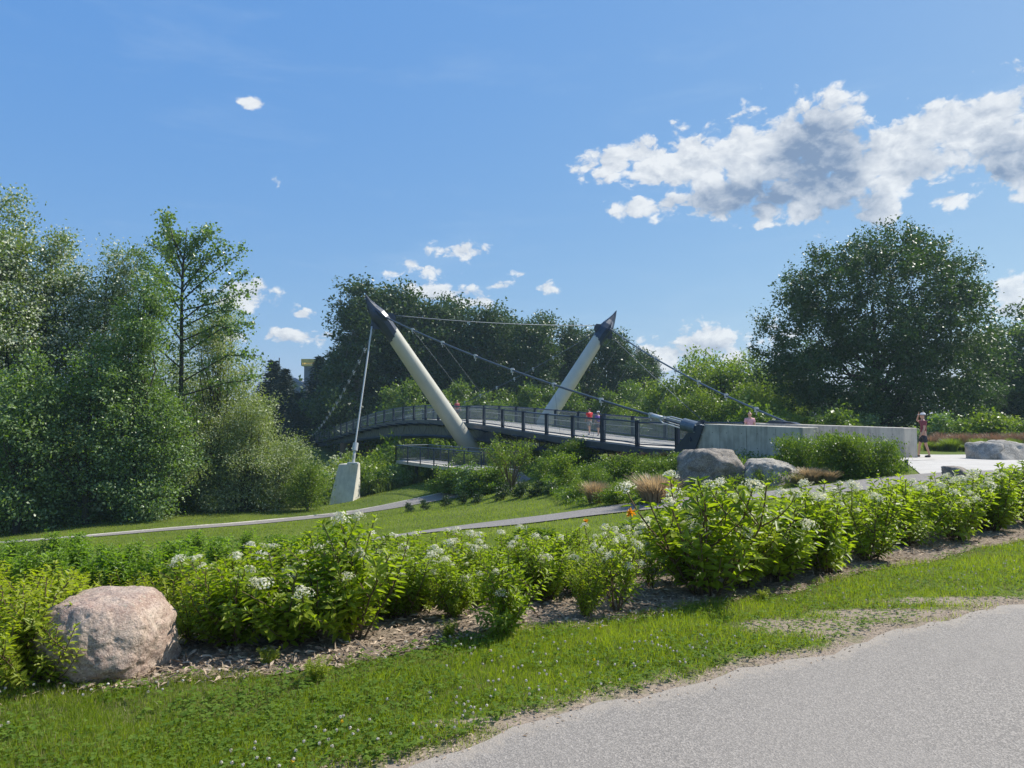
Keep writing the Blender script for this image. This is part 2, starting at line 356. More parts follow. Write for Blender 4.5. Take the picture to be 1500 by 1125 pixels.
# ---------------------------------------------------------------- terrain
cp = []
for x in (-14, -6, -3, 0, 3, 6, 12):
    for y in (-14, -3, 3.2, 5.0): cp.append((x, y, 0 if x > -10 else -.3))
cp += [(-3, 6.4, -.05), (0, 6.8, -.03), (3, 7.5, 0), (6, 9, 0), (9, 12, 0), (12, 20, 0), (16, 29, 0), (11, 29, 0), (20, 25, 0), (28, 38, .1), (8, 15, -.1),
       (-4.5, 9.5, -.5), (0, 10, -.35), (3.5, 11, -.2), (-15, 9, -1.2), (-12, 15, -2), (-40, 45, -4), (-40, 25, -3.3), (-30, 5, -1.5), (15, 50, -.6), (25, 60, -.2),
       (40, 80, 0), (60, 50, .5), (10, 75, -2.2), (0, 92, -2.6), (0, 120, -1), (-20, 120, -2), (-45, 110, -2.5), (-60, 70, -3), (40, 120, 0), (30, 10, 0), (60, 10, 0), (50, 30, .3)]
for (u, v, Y) in [(490,800,21.9),(620,781,21.9),(780,760,22),(940,738,21.5),(1100,727,20.5),(1220,717,19.4),(700,745,31.8),(800,742,26.5),(550,762,34),(400,785,30),
                  (200,800,28),(0,812,26),(30,793,34),(250,775,37.9),(480,757,42.6),(590,742,43.3),(700,722,44.3),(790,693,45.5),(500,738,50),(600,718,49),(650,702,51),(700,694,50),
                  (300,748,47),(100,770,42),(-100,795,40),(1000,722,22)]:
    cp.append(tuple(at(u, v, Y)))
for k, off, z in [(14,0,-6.3),(14,18,-6.3),(14,-16,-6.3),(18,0,-5.5),(18,-14,-5.5),(21,0,-4.2),(26,0,-2.2),(26,12,-2),(10,0,-5),(7,0,-2.6),(3,0,-1.2),(0,0,-.5),(3,8,-1.0),(10,-12,-5.6)]:
    x, y = PK(k, off); cp.append((x, y, z))
cp = np.array(cp)
def _U(r): return np.where(r > 1e-9, r*r*np.log(r+1e-12), 0)
_n = len(cp); _K = _U(np.linalg.norm(cp[:, None, :2]-cp[None, :, :2], axis=2))+np.eye(_n)*2.0
_A = np.zeros((_n+3, _n+3)); _A[:_n, :_n] = _K; _A[:_n, _n] = 1; _A[:_n, _n+1:] = cp[:, :2]; _A[_n:, :_n] = _A[:_n, _n:].T
_w = np.linalg.solve(_A, np.concatenate([cp[:, 2], np.zeros(3)]))
def terr(X, Y):
    sh = np.shape(X); X = np.ravel(X); Y = np.ravel(Y); z = np.empty(len(X))
    for a in range(0, len(X), 20000):
        x = X[a:a+20000]; y = Y[a:a+20000]
        r = np.sqrt((x[:, None]-cp[None, :, 0])**2+(y[:, None]-cp[None, :, 1])**2)
        z[a:a+20000] = _U(r)@_w[:_n]+_w[_n]+_w[_n+1]*x+_w[_n+2]*y
    z = np.clip(z, -7, 1.0)
    far = np.clip((np.maximum(np.maximum(np.abs(X)-50, Y-115), -10-Y))/30, 0, 1); far = far*far*(3-2*far)
    z = z*(1-far)
    z += .03*np.sin(X*.7+1)*np.cos(Y*.5)*np.clip((Y-9)/10, 0, 1)
    return z.reshape(sh)
def gaps(*seg):
    o = []
    for a, b, st in seg: o += list(np.arange(a, b, st))
    return np.array(o+[seg[-1][1]])
GX = gaps((-3000,-600,400),(-600,-120,60),(-120,-60,6),(-60,-14,1.0),(-14,-5,.3),(-5,10,.12),(10,26,.4),(26,60,1.2),(60,120,6),(120,600,60),(600,3000,400))
GY = gaps((-600,-60,60),(-60,-10,5),(-10,2.5,.6),(2.5,11,.12),(11,24,.35),(24,60,.6),(60,120,1.5),(120,200,8),(200,800,60),(800,4000,400))
GZ = terr(*np.meshgrid(GX, GY))
def zg(x, y):
    x = np.asarray(x, float); y = np.asarray(y, float)
    i = np.clip(np.searchsorted(GX, x)-1, 0, len(GX)-2); j = np.clip(np.searchsorted(GY, y)-1, 0, len(GY)-2)
    fx = (x-GX[i])/(GX[i+1]-GX[i]); fy = (y-GY[j])/(GY[j+1]-GY[j])
    return (GZ[j, i]*(1-fx)+GZ[j, i+1]*fx)*(1-fy)+(GZ[j+1, i]*(1-fx)+GZ[j+1, i+1]*fx)*fy
def hit(u, v, y0=2.5, y1=160):
    d = ray(u, v); Y = np.concatenate([np.arange(y0, 20, .02), np.arange(20, y1, .1)])
    g = CZ+d[2]*Y-zg(d[0]*Y, Y); i = np.argmax(g < 0)
    y = Y[i] if g[i] < 0 else y1
    return np.array([d[0]*y, y, float(zg(d[0]*y, y))])
# outlines of the asphalt, the bed
def line(pts): 
    P = np.array([hit(u, v) if v > 700 else at(u, v, 20) for u, v in pts]); return P
_a = np.array([at(u, v, 1.6/(-ray(u, v)[2])) for u, v in [(250,1215),(420,1170),(590,1127),(700,1088),(800,1062),(980,1013),(1130,975),(1220,955),(1300,935),(1400,908),(1500,887),(1700,845),(1900,815)]])
def yA(x): return np.interp(x, _a[:, 0], _a[:, 1], left=_a[0, 1]-1, right=_a[-1, 1])+.03*np.sin(np.asarray(x)*2.3+.5)+.04*np.sin(np.asarray(x)*5.1)+.025*np.sin(np.asarray(x)*13.7+1)+.012*np.sin(np.asarray(x)*31+1)
_b = np.array([at(u, v, 1.6/(-ray(u, v)[2])) for u, v in [(-250,1060),(0,1022),(100,1012),(260,1008),(430,985),(560,960),(700,938),(850,915),(1000,893),(1150,868),(1300,833),(1500,790),(1700,752),(1900,730)]])
def yB(x): return np.interp(x, _b[:, 0], _b[:, 1])+.06*np.sin(np.asarray(x)*3.3+2)+.03*np.sin(np.asarray(x)*9)
def yC(x): return yB(x)+np.interp(x, [-6, -3, 0, 3, 8, 12], [4.4, 4.2, 3.6, 2.9, 2.3, 2.2])
XX, YY = np.meshgrid(GX, GY)
nx, ny = len(GX), len(GY)
idx = np.arange(nx*ny).reshape(ny, nx)
Fq = np.stack([idx[:-1, :-1], idx[:-1, 1:], idx[1:, 1:], idx[1:, :-1]], -1).reshape(-1, 4)
edge = np.clip(YY-yA(XX), -1, 5); edge = np.where((XX < 12), edge, 5)
BARE = [(at(1215, 930, 5.5)[0], 5.72, .62, .24), (at(1330, 912, 5.9)[0], 6.08, .7, .16), (at(1440, 893, 6.3)[0], 6.5, .8, .14), (at(700, 1080, 3.7)[0], 3.95, .3, .08)]
for cx_, cy_, rx, ry in BARE: edge = np.minimum(edge, (np.sqrt(((XX-cx_)/rx)**2+((YY-cy_)/ry)**2)-.75)*.7)
soil = np.zeros_like(XX)
# bare soil under the woods on the left and in the planting beds
from math import hypot
def soilblob(x, y, r, a=1.0):
    global soil
    d = np.sqrt((XX-x)**2+(YY-y)**2)/r; soil = np.maximum(soil, a*np.clip(1.6-1.6*d, 0, 1))
SOIL = [(-34,50,16),(-24,53,10),(-18,55,8),(-13,57,7),(-8,60,6)]
for s in SOIL: soilblob(*s)
gme = amesh('ground', np.stack([XX, YY, GZ], -1).reshape(-1, 3), Fq, M['ground'], True, {'edge': ('POINT', edge.ravel()), 'soil': ('POINT', soil.ravel())})
tag(obj('ground', gme), 'mown green lawn sloping down to the river bank', kind='structure')

def sheet(name, rows, mat, kind='structure', label=None, lift=.012, attr=None):   # rows: (m, n, 2) plan points
    A = np.array(rows); m, n = A.shape[:2]
    z = zg(A[..., 0], A[..., 1])+lift
    V = np.concatenate([A, z[..., None]], -1).reshape(-1, 3); ii = np.arange(m*n).reshape(m, n)
    Fs = np.stack([ii[:-1, :-1], ii[:-1, 1:], ii[1:, 1:], ii[1:, :-1]], -1).reshape(-1, 4)
    me = amesh(name, V, Fs, mat, True, attr); return tag(obj(name, me), label, kind=kind)
xs = np.arange(-9, 40, .12); ya = yA(np.minimum(xs, 11)); tt = np.linspace(0, 1, 60)**1.6
rows = [np.stack([xs, ya-t*(ya+9)], -1) for t in tt[::-1]]
ed = np.concatenate([t*(ya+9) for t in tt[::-1]])
sheet('asphalt_path', rows, M['asphalt'], label='wide grey asphalt path in the lower right corner', attr={'edge': ('POINT', ed)})
xs = np.arange(-9, 13, .12)
rows = [np.stack([xs, yB(xs)+t*(yC(xs)-yB(xs))], -1) for t in np.linspace(0, 1, 50)]
sheet('mulch_bed', rows, M['mulch'], label='straw coloured mulch of the shrub bed', lift=.008)
def ribbon(name, pts, wid, mat, label, lift=.03, kerb=None):
    P = np.array(pts)[:, :2]; s = np.concatenate([[0], np.cumsum(np.linalg.norm(np.diff(P, axis=0), axis=1))])
    t = np.arange(0, s[-1], .35); 
    # smooth curve through the points
    Q = np.stack([np.interp(t, s, P[:, i]) for i in (0, 1)], -1)
    ker = np.hanning(13); ker /= ker.sum()
    for i in (0, 1):
        pad = np.concatenate([np.full(6, Q[0, i]), Q[:, i], np.full(6, Q[-1, i])]); Q[:, i] = np.convolve(pad, ker, 'valid')
    T = np.gradient(Q, axis=0); T /= np.linalg.norm(T, axis=1)[:, None]; S = np.stack([-T[:, 1], T[:, 0]], -1)
    W_ = np.interp(t, s, np.broadcast_to(wid, len(P)))[:, None]*(1+.04*np.sin(t*1.7)[:, None])
    rows = [Q+S*W_*f for f in np.linspace(.5, -.5, 7)]
    sheet(name, rows, mat, label=label, lift=lift)
    return Q, S, W_
p1 = [hit(u, v) for u, v in [(-120,806),(30,794),(250,776),(400,764),(480,756),(560,745),(640,730),(700,719),(750,706),(785,694)]]
Q1 = ribbon('footpath', p1, [1.3,1.3,1.3,1.4,1.5,2.0,2.4,2.5,2.5,2.6], M['gravel'], 'narrow grey gravel path crossing the lower lawn')
p2 = [hit(u, v) for u, v in [(380,818),(490,799),(620,780),(780,763),(860,752),(940,742),(1040,735),(1120,728),(1220,717),(1330,706),(1420,698),(1560,694)]]
Q2 = ribbon('gravel_path', p2, [2.0,2.0,2.0,2.0,2.0,2.0,2.0,2.0,2.2,2.5,2.8,3.0], M['gravel'], 'grey gravel path running behind the hedge to the plaza')
# pale kerb along the far side of the lower path
kb = MB(); q, s_, w_ = Q1
A = q+s_*(w_*.5+.06); 
for i in range(0, len(A)-1, 4):
    j = min(i+4, len(A)-1)
    kb.tube([[A[i][0], A[i][1], zg(*A[i])+.02], [A[j][0], A[j][1], zg(*A[j])+.02]], .045, 4)
tag(kb.build('path_kerb', M['concrete']), 'thin pale kerb along the lower path', kind='structure')
# plaza
xs = np.arange(11.4, 60, .4)
near = np.interp(xs, [11.4, 14, 20, 60], [20.2, 19.9, 19.4, 16]); farr = np.interp(xs, [11.4, 15.0, 15.2, 60], [20.6, 28.6, 31.5, 34])
rows = [np.stack([xs, near+(farr-near)*t], -1) for t in np.linspace(0, 1, 26)]
sheet('plaza', rows, M['plaza'], label='pale concrete plaza at the end of the bridge walls', lift=.02)
wat = plain('river_water', (.02, .035, .03), .08, 0, .1, 1, .5)
c0 = PK(14.5); rows = [[c0+AX*a+PR*b for b in np.linspace(-70, 70, 20)] for a in (-11, 0, 11)]
A = np.array(rows); V = np.concatenate([A, np.full(A.shape[:2]+(1,), -5.75)], -1).reshape(-1, 3); ii = np.arange(60).reshape(3, 20)
tag(obj('river', amesh('river', V, np.stack([ii[:-1, :-1], ii[:-1, 1:], ii[1:, 1:], ii[1:, :-1]], -1).reshape(-1, 4), wat)), 'dark river water under the bridge', kind='structure')

# ---------------------------------------------------------------- footbridge
def P3(k, off, dz_=0.0): 
    p = PK(k, off); return np.array([p[0], p[1], float(dzf(k))+dz_])
W = 4.1; KE = 25.3
br = empty('footbridge', (*PK(7, 2), -2.6), 'long arched cable stayed footbridge with two leaning cream masts and dark railings', 'bridge')
ks = np.concatenate([[-1.25], np.arange(-.75, KE+.01, .5)])
def strip(off0, off1, z0, z1, ks=ks):
    mb = MB(); V = []; Fs = []
    for i, k in enumerate(ks):
        for o_, z_ in ((off0, z0), (off1, z0), (off1, z1), (off0, z1)): V.append(P3(k, o_, z_))
    for i in range(len(ks)-1):
        a = i*4
        for j in range(4): Fs.append([a+j, a+(j+1) % 4, a+4+(j+1) % 4, a+4+j])
    n = (len(ks)-1)*4; Fs += [[3, 2, 1, 0], [n, n+1, n+2, n+3]]
    return mb.add(V, Fs)
strip(-.02, W+.02, -.14, 0).build('deck', M['deck'], br)
for o0 in (-.28, W+.05): strip(o0, o0+.22, -.42, -.06).build('edge_beam', M['steel_dark'], br)
# dark truss under the deck: deeper towards the masts
g = MB()
V = []
kk = np.arange(0, KE+.01, .5)
for off in (.25, W-.25):
    pts_t = [P3(k, off, -.30) for k in kk]; 
    dep = [.75+.5*math.exp(-((k-12)/6)**2)-.15*(k > 20) for k in kk]
    pts_b = [P3(k, off, -.3-d) for k, d in zip(kk, dep)]
    g.tube(pts_t, .12, 4); g.tube(pts_b, .16, 4)
    for i in range(len(kk)-1):
        g.tube([pts_t[i], pts_b[i]], .05, 4, False); g.tube([pts_b[i], pts_t[i+1]] if i % 2 else [pts_t[i], pts_b[i+1]], .05, 4, False)
    for i in range(len(kk)-1):
        n_ = np.array([PR[0], PR[1], 0])*.03
        if kk[i] > 5: g.hexa([pts_t[i]-n_, pts_t[i+1]-n_, pts_b[i+1]-n_, pts_b[i]-n_], [pts_t[i]+n_, pts_t[i+1]+n_, pts_b[i+1]+n_, pts_b[i]+n_])
g.build('girder', M['steel_dark'], br)
# soffit plates / cross beams
for k in range(0, 26):
    a, b = P3(k, -.95, -.30), P3(k, W+.95, -.30)
    MB().tube([a, P3(k, .2, -.50), P3(k, W/2, -.55), P3(k, W-.2, -.50), b], [.05, .11, .12, .11, .05], 6).build('cross_beam', M['steel_dark'], br)
strip(.3, W-.3, -.62, -.56, np.arange(4, KE, .5)).build('soffit', M['steel_dark'], br)
H = 1.22
post_me = MB()
post_me.box((0, 0, .34), (.09, .20, 1.80)); post_me.box((0, -.06, .34), (.20, .035, 1.8)); post_me.box((0, .06, .34), (.20, .035, 1.8)); post_me.box((0, 0, 1.26), (.24, .24, .03))
post_me = post_me.mesh('post', M['steel_dark'], org=(0, 0, 0))
ang = math.atan2(PR[1], PR[0])
def panel_mesh():
    V = []; Fs = []
    Lp, Hp = 3.05, 1.02
    def rb(a, b, w_, ax):
        n = len(V)
        if ax == 0: V.extend([(a, 0, b-w_), (Lp+a*0, 0, b-w_), (Lp, 0, b+w_), (a, 0, b+w_)])
        else: V.extend([(a-w_, 0, 0), (a+w_, 0, 0), (a+w_, 0, Hp), (a-w_, 0, Hp)])
        Fs.append([n, n+1, n+2, n+3])
    for z in np.arange(0, Hp, .05): rb(0, z, .0055, 0)
    for x in np.arange(0, Lp, .05): rb(x, 0, .0055, 1)
    mb = MB().add(V, Fs)
    for z in (0, Hp): mb.box((Lp/2, 0, z), (Lp, .03, .035))
    for x in (0, Lp): mb.box((x, 0, Hp/2), (.03, .03, Hp))
    return mb.mesh('mesh_panel', M['wire'])
pan_me = panel_mesh(); Ls = np.linalg.norm(PK(1)-PK(0))
for side, off, kst in (('near', -.10, -1), ('far', W+.10, -1)):
    org = P3(kst, off)
    rail = MB(); rail.tube([P3(k, off, H) for k in np.arange(kst-.1, KE+.01, .5)], .042, 6)
    rail.tube([P3(k, off, .12) for k in np.arange(kst-.1, KE+.01, .5)], .035, 6)
    ro = rail.build('railing', M['steel_dark'], br, org=org); WP[ro.name] = Vector(org)
    for k in range(kst, 26):
        p = P3(k, off); o = obj('post', post_me, ro, tuple(p), ang-math.pi/2+math.pi/2)
        if side == 'near' and k in (1,): o.scale = (1.25, 1.25, 1.15)
        WP[o.name] = Vector(p)
        if k < 25:
            q0, q1 = P3(k, off, .15), P3(k+1, off, .15); d = q1-q0
            o = obj('mesh_panel', pan_me, ro, tuple(q0+d*.03)); L_ = np.linalg.norm(d)
            o.rotation_euler = (0, -math.asin(d[2]/L_), math.atan2(d[1], d[0])); o.scale = (L_*.94/3.05, 1, 1)
# inner handrail
for off in (.12, W-.12):
    MB().tube([P3(k, off, .92) for k in np.arange(-.3, KE+.01, .5)], .024, 6).build('handrail', M['cable'], br)
# masts
def mastpts(bu, bv, bY, tu, tv, Lsgn):
    B = at(bu, bv, bY)
    r = ray(tu, tv)      # tip on the plane through the mast base, perpendicular to the deck
    # B + s*PR ; (Bx+s*.895)/(By+s*.446) = r0
    s = (r[0]*B[1]-B[0])/(.895-r[0]*.446); T = np.array([B[0]+.895*s, B[1]+.446*s, 0]); T[2] = CZ+r[2]*T[1]
    return B, T
mL = mastpts(693, 662, 57, 535, 431, -1); mR = mastpts(775, 655, 61.5, 903, 455, 1)
CABT = []
for B, T in (mL, mR):
    D_ = (T-B); L_ = np.linalg.norm(D_); D_ /= L_; B = B-D_*1.6; L_ += 1.6
    up = D_; sd = np.cross(D_, [AX[0], AX[1], 0]); sd /= np.linalg.norm(sd); al = np.array([AX[0], AX[1], 0.]); out = sd if sd[0]*np.sign(T[0]-B[0]) > 0 else -sd
    def ring(t, r, cut=0.0, n=40, sq=1.0, shift=0):
        a = np.arange(n)*2*math.pi/n
        base = B+D_*(L_*t)+out*shift
        P = base+r*(np.cos(a)[:, None]*out+sq*np.sin(a)[:, None]*al)
        return P-np.outer(np.cos(a)*cut, D_)
    ts = [0, .2, .4, .6, .72, .78]
    rr = [.70-.22*t for t in ts]
    V = []; n = 40
    for i, t in enumerate(ts): V.append(ring(t, rr[i], .35 if i == len(ts)-1 else 0))
    Fs = [[i*n+j, i*n+(j+1) % n, (i+1)*n+(j+1) % n, (i+1)*n+j] for i in range(len(ts)-1) for j in range(n)]+[list(range(n))[::-1]]
    mo = MB().add(np.concatenate(V), Fs).build('mast', M['mast'], br, org=B, smooth=True); WP[mo.name] = Vector(B)
    # navy head: sleeve, bulge, faceted spike leaning outward
    prof = [(.776, .545, .35, 0, 1), (.83, .56, .1, 0, 1), (.865, .60, 0, .05, 1), (.895, .60, 0, .10, .85), (.93, .42, 0, .13, .6), (.965, .22, 0, .10, .5), (1.0, .03, 0, .0, .6)]
    n = 10; V = [ring(t, r, c, n, sq, sh) for t, r, c, sh, sq in prof]
    Fs = [[i*n+j, i*n+(j+1) % n, (i+1)*n+(j+1) % n, (i+1)*n+j] for i in range(len(prof)-1) for j in range(n)]+[[(len(prof)-1)*n+j for j in range(n)]]
    hd = MB().add(np.concatenate(V), Fs).build('mast_head', M['steel_dark'], mo, org=B+D_*L_*.8); WP[hd.name] = Vector(B+D_*L_*.8)
    gp = MB()
    for s_ in (-1, 1):
        c = B+D_*L_*.865
        e = [c+al*s_*.35+out*.12, c+al*s_*1.0+D_*-.25+out*.05, c+al*s_*.95+D_*.15+out*.05, c+al*s_*.35+D_*.9+out*.12]
        gp.hexa([x-out*.04 for x in e], [x+out*.04 for x in e])
    e = [c+out*.4-D_*.6, c+out*1.0-D_*.25, c+out*1.0+D_*.1, c+out*.4+D_*.7]; gp.hexa([x-al*.04 for x in e], [x+al*.04 for x in e])
    e = [c-out*.4-D_*.9, c-out*.95-D_*.45, c-out*.95-D_*.1, c-out*.4+D_*.3]; gp.hexa([x-al*.04 for x in e], [x+al*.04 for x in e])
    gp.build('gusset_plate', M['steel_dark'], mo, org=B+D_*L_*.86)
    # foot bearing
    fb = MB().box(B+np.array([0, 0, -.5]), (1.9, 1.9, 1.2)); fb.build('footing', M['concrete'], mo, org=B)
    CABT.append(dict(c=c, al=al, out=out, D=D_))
def sag(A, B, s, n=25):
    t = np.linspace(0, 1, n)[:, None]; P = A*(1-t)+B*t; P[:, 2] -= (4*s*t*(1-t))[:, 0]; return P
clamp_me = MB(); clamp_me.box((0, 0, 0), (.16, .12, .26)); clamp_me.tube([(-.14, 0, .05), (.14, 0, .05)], .03, 6); clamp_me.tube([(0, 0, -.1), (0, 0, -.28)], .025, 6)
clamp_me = clamp_me.mesh('clamp', M['cable'])
def cable(A, B, r, s, mat='cable_dark', clamps=(), hang=None, n=25):
    P = sag(A, B, s, n); o = MB().tube(P, r, 8).build('cable', M[mat], br, org=A, smooth=True); WP[o.name] = Vector(A)
    for c in clamps:
        q = np.array([np.interp(c, np.linspace(0, 1, n), P[:, i]) for i in range(3)])
        obj('clamp', clamp_me, o, tuple(q), ang)
        if hang is not None:
            e = hang(c)
            if e is not None: MB().tube([q, e], .006, 4).build('hanger', M['cable_dark'], o, org=q)
    return P
L_, R_ = CABT
tL_n = L_['c']-L_['al']*.95; tL_f = L_['c']+L_['al']*.95; tR_n = R_['c']-R_['al']*.95; tR_f = R_['c']+R_['al']*.95
EN = P3(-1.5, -.25, 1.0); EF = P3(-1.75, W+.35, 1.28)
def ptoU(Q): return Q
def hangk(side_off, k0, k1):
    # clamp fraction -> matching post outrigger
    def f(c):
        k = k0+(k1-k0)*c; return P3(round(k), side_off, -.3)
    return f
cl_near = [.13, .26, .39, .52, .65, .78, .9]
cable(tL_n, EN, .058, .45, clamps=cl_near, hang=lambda c: P3(max(0, round(6.2-6.8*c)), -.9, -.3))
cable(tR_n, EF, .058, .45, clamps=cl_near, hang=lambda c: P3(max(0, round(6.2-7.2*c)), W+.9, -.3))
cf = []; EL = P3(KE+.3, -.3, .6); ER = P3(KE+.3, W+.3, .6)
cf = [i/18 for i in range(2, 18)]
cable(tL_f, EL, .05, 1.2, clamps=cf, hang=lambda c: P3(min(25, round(8.2+17.2*c)), -.9, -.3))
cable(tR_f, ER, .05, 2.0, clamps=cf, hang=lambda c: P3(min(25, round(8.2+17.2*c)), W+.9, -.3))
cable(L_['c']-L_['out']*.9-L_['D']*.25, R_['c']-R_['out']*.9-R_['D']*.25, .035, .22)
# rods with turnbuckles at the head of the right mast
q0 = R_['c']-R_['out']*.9-R_['D']*.3; q1 = P3(11, -.2, 1.0)
# back stays
blk = hit(503, 737); blk_top = at(517, 679, blk[1]+.3)
cable(L_['c']+L_['out']*.95, blk_top+np.array([0, 0, .25]), .06, .02, 'cable')
e2 = at(1036, 622, 58); cable(R_['c']+R_['out']*.95, e2, .03, .1)
# far abutment, brown pier
ab = MB(); c = P3(KE+.9, W/2, -.55); Mr = np.array([[AX[0], PR[0], 0], [AX[1], PR[1], 0], [0, 0, 1]])
ab.box(c+[0, 0, .35], (2.0, W+1.6, 1.6), Mr); ab.box(c+[0, 0, -1.6], (1.2, W, 2.6), Mr); ab.build('abutment', M['concrete'], br, org=c)
rust = plain('brown_pier', (.12, .075, .05), .8, 0, .3, 3)
zb = float(dzf(20))-1.3
for off in (.4, W-.4):
    c = P3(20, off, 0); MB().tube([[c[0], c[1], -7], [c[0], c[1], zb+.2]], .55, 14).build('pier', rust, br, org=c)
# steel saddle and rods where the near cable meets the wall
sd_ = MB(); a0 = EN; d0 = (sag(tL_n, EN, .45)[-1]-sag(tL_n, EN, .45)[-3]); d0 /= np.linalg.norm(d0); s0 = np.array([PR[0], PR[1], 0.]); u0 = np.cross(s0, d0)
st = a0-d0*2.2
for i in (-1, 1):
    for j in (-1, 1): sd_.tube([st+s0*i*.05+u0*j*.04, st+d0*.5+s0*i*.22-u0*j*.16, a0+d0*.9+s0*i*.22-u0*j*.16], .032, 6)
sd_.tube([st-d0*.35, st+d0*.35], .12, 10)
sd_.build('turnbuckle_rods', M['cable'], br, org=st, smooth=True)
sd2 = MB(); q = a0-d0*.75; sd2.tube([q, q+d0*.75], .30, 18); sd2.build('saddle_block', plain('grey_steel', (.11, .14, .17), .45, .2), br, org=q)

# ---------------------------------------------------------------- concrete walls at the near abutment
def wall(k0, k1, off0, off1, z0, z1, slant, label, name='concrete_wall'):
    n0, n1 = PK(k0, 0), PK(k1, 0)
    def c(k, off, z): p = PK(k, off); return np.array([p[0], p[1], z])
    zg0 = -1.6
    mb = MB()
    A = [c(k0, off0, zg0), c(k0, off1, zg0), c(k0, off1, z0), c(k0, off0, z0)]
    Bq = [c(k1-slant, off0, zg0), c(k1-slant, off1, zg0), c(k1, off1, z1), c(k1, off0, z1)]
    if slant: Bq = [c(k1+slant, off0, zg0), c(k1+slant, off1, zg0), c(k1, off1, z1), c(k1, off0, z1)]
    mb.hexa(A, Bq); r = mb.build(name, M['concrete'], None, org=c(k0, off0, 0), bevel=.02); return tag(r, label, 'wall')
w1 = wall(-3.42, -1.69, -.35, .50, 1.23, 1.32, .54, 'long low concrete wall beside the mesh railing, behind the big grey boulder')
w2 = wall(-3.80, -1.1, W-.30, W+.50, 1.20, 1.35, .6, 'concrete wall behind, ending beside the man in the maroon shirt')
bench = MB()
M['joint'] = plain('form_joint', (.16, .15, .13), .9)
for wo_, off, kk_, z_ in ((w1, -.354, (-3.0, -2.5, -2.0), 1.2), (w2, W-.304, (-3.3, -2.75, -2.2), 1.2)):
    WP[wo_.name] = Vector(wo_.location)
    for k in kk_:
        a_, b_ = (np.array([*PK(k, off), -.4]), np.array([*PK(k, off), z_-.02]))
        MB().tube([a_, b_], .008, 4).build('form_joint', M['joint'], wo_, org=a_)
    for k in np.arange(-3.25 if wo_ is w1 else -3.65, -1.8, .28):
        for z in (.35, .95):
            q = np.array([*PK(k, off), z]); MB().tube([q-[PR[0]*.003, PR[1]*.003, 0], q+[PR[0]*.01, PR[1]*.01, 0]], .022, 8).build('tie_hole', M['joint'], wo_, org=q)
# dark triangular gusset on the slanted head of the near wall
def cc(k, off, z): p = PK(k, off); return np.array([p[0], p[1], z])
tp = MB()
for off in (-.47, .05):
    e = [cc(-.98, off, -.12), cc(-1.48, off, -.12), cc(-1.71, off, 1.27), cc(-1.50, off, 1.27)]
    tp.hexa(e, [x+np.array([PR[0], PR[1], 0])*.06 for x in e])
tp.tube([cc(-1.42, -.52, .62), cc(-1.42, .3, .62)], .11, 12)
tp.build('anchor_plate', M['steel_dark'], br, org=cc(-1.4, 0, 0))
tp = MB()
e = [cc(-1.5, W-.2, 1.34), cc(-2.1, W-.2, 1.31), cc(-2.0, W-.2, 1.40), cc(-1.6, W-.2, 1.48)]; tp.hexa(e, [x+np.array([PR[0], PR[1], 0])*.35 for x in e])
tp.build('anchor_plate', M['steel_dark'], br, org=cc(-1.6, W, 1.3))
# abutment curb under the deck end
ab = MB(); ab.hexa([cc(-1.6, -.33, -1.5), cc(-.3, -.33, -1.5), cc(-.55, -.33, -.10), cc(-1.6, -.33, -.10)], [cc(-1.6, W+.2, -1.5), cc(-.3, W+.2, -1.5), cc(-.55, W+.2, -.10), cc(-1.6, W+.2, -.10)])
ab.build('abutment', M['concrete'], br, org=cc(0, 0, 0))
# bridge approach paving between the walls
rows = [[PK(k, off) for off in np.linspace(.75, W-.25, 6)] for k in np.arange(-4.2, -1.1, .25)]
A = np.array(rows); V = [(p[0], p[1], max(float(zg(*p))+.03, float(dzf(k))-.012)) for k, r in zip(np.arange(-4.2, -1.1, .25), rows) for p in r]; m_, n_ = A.shape[:2]; ii = np.arange(m_*n_).reshape(m_, n_)
tag(obj('bridge_approach', amesh('bridge_approach', V, np.stack([ii[:-1, :-1], ii[:-1, 1:], ii[1:, 1:], ii[1:, :-1]], -1).reshape(-1, 4), M['plaza'])), 'paved ramp between the concrete walls', kind='structure')

# ---------------------------------------------------------------- concrete anchor block on the lawn
y = blk[1]; b = MB()
f = [at(480, 739, y), at(516, 737, y), at(525.5, 679, y+.9), at(496, 680, y+.9)]
back = [f[0]+[.75, 2.2, 0], at(528, 727, y+2.0), at(527.5, 678.5, y+1.8), f[3]+[.25, 1.0, 0]]
for q in (f[0], f[1], back[0], back[1]): q[2] -= .25
b.hexa([f[0], f[1], back[1], back[0]], [f[3], f[2], back[2], back[3]])
o = b.build('anchor_block', M['block'], None, org=tuple(blk), bevel=.03)
ho = empty
root = empty('cable_anchor', tuple(blk), 'tilted concrete anchor block on the lawn with a steel cable socket on top', 'anchor block')
o.parent = root; o.location = (0, 0, 0); o.name = 'concrete_block'
sk = MB(); dC = (L_['c']+L_['out']*.95-blk_top); dC /= np.linalg.norm(dC)
sk.tube([blk_top-[0, 0, .1], blk_top+dC*1.0], .10, 8); sk.tube([blk_top+dC*.9, blk_top+dC*1.45], .19, 10); sk.box(blk_top+[0, 0, .02], (.7, .5, .12))
s_ = sk.build('cable_socket', M['cable'], root, org=blk_top)

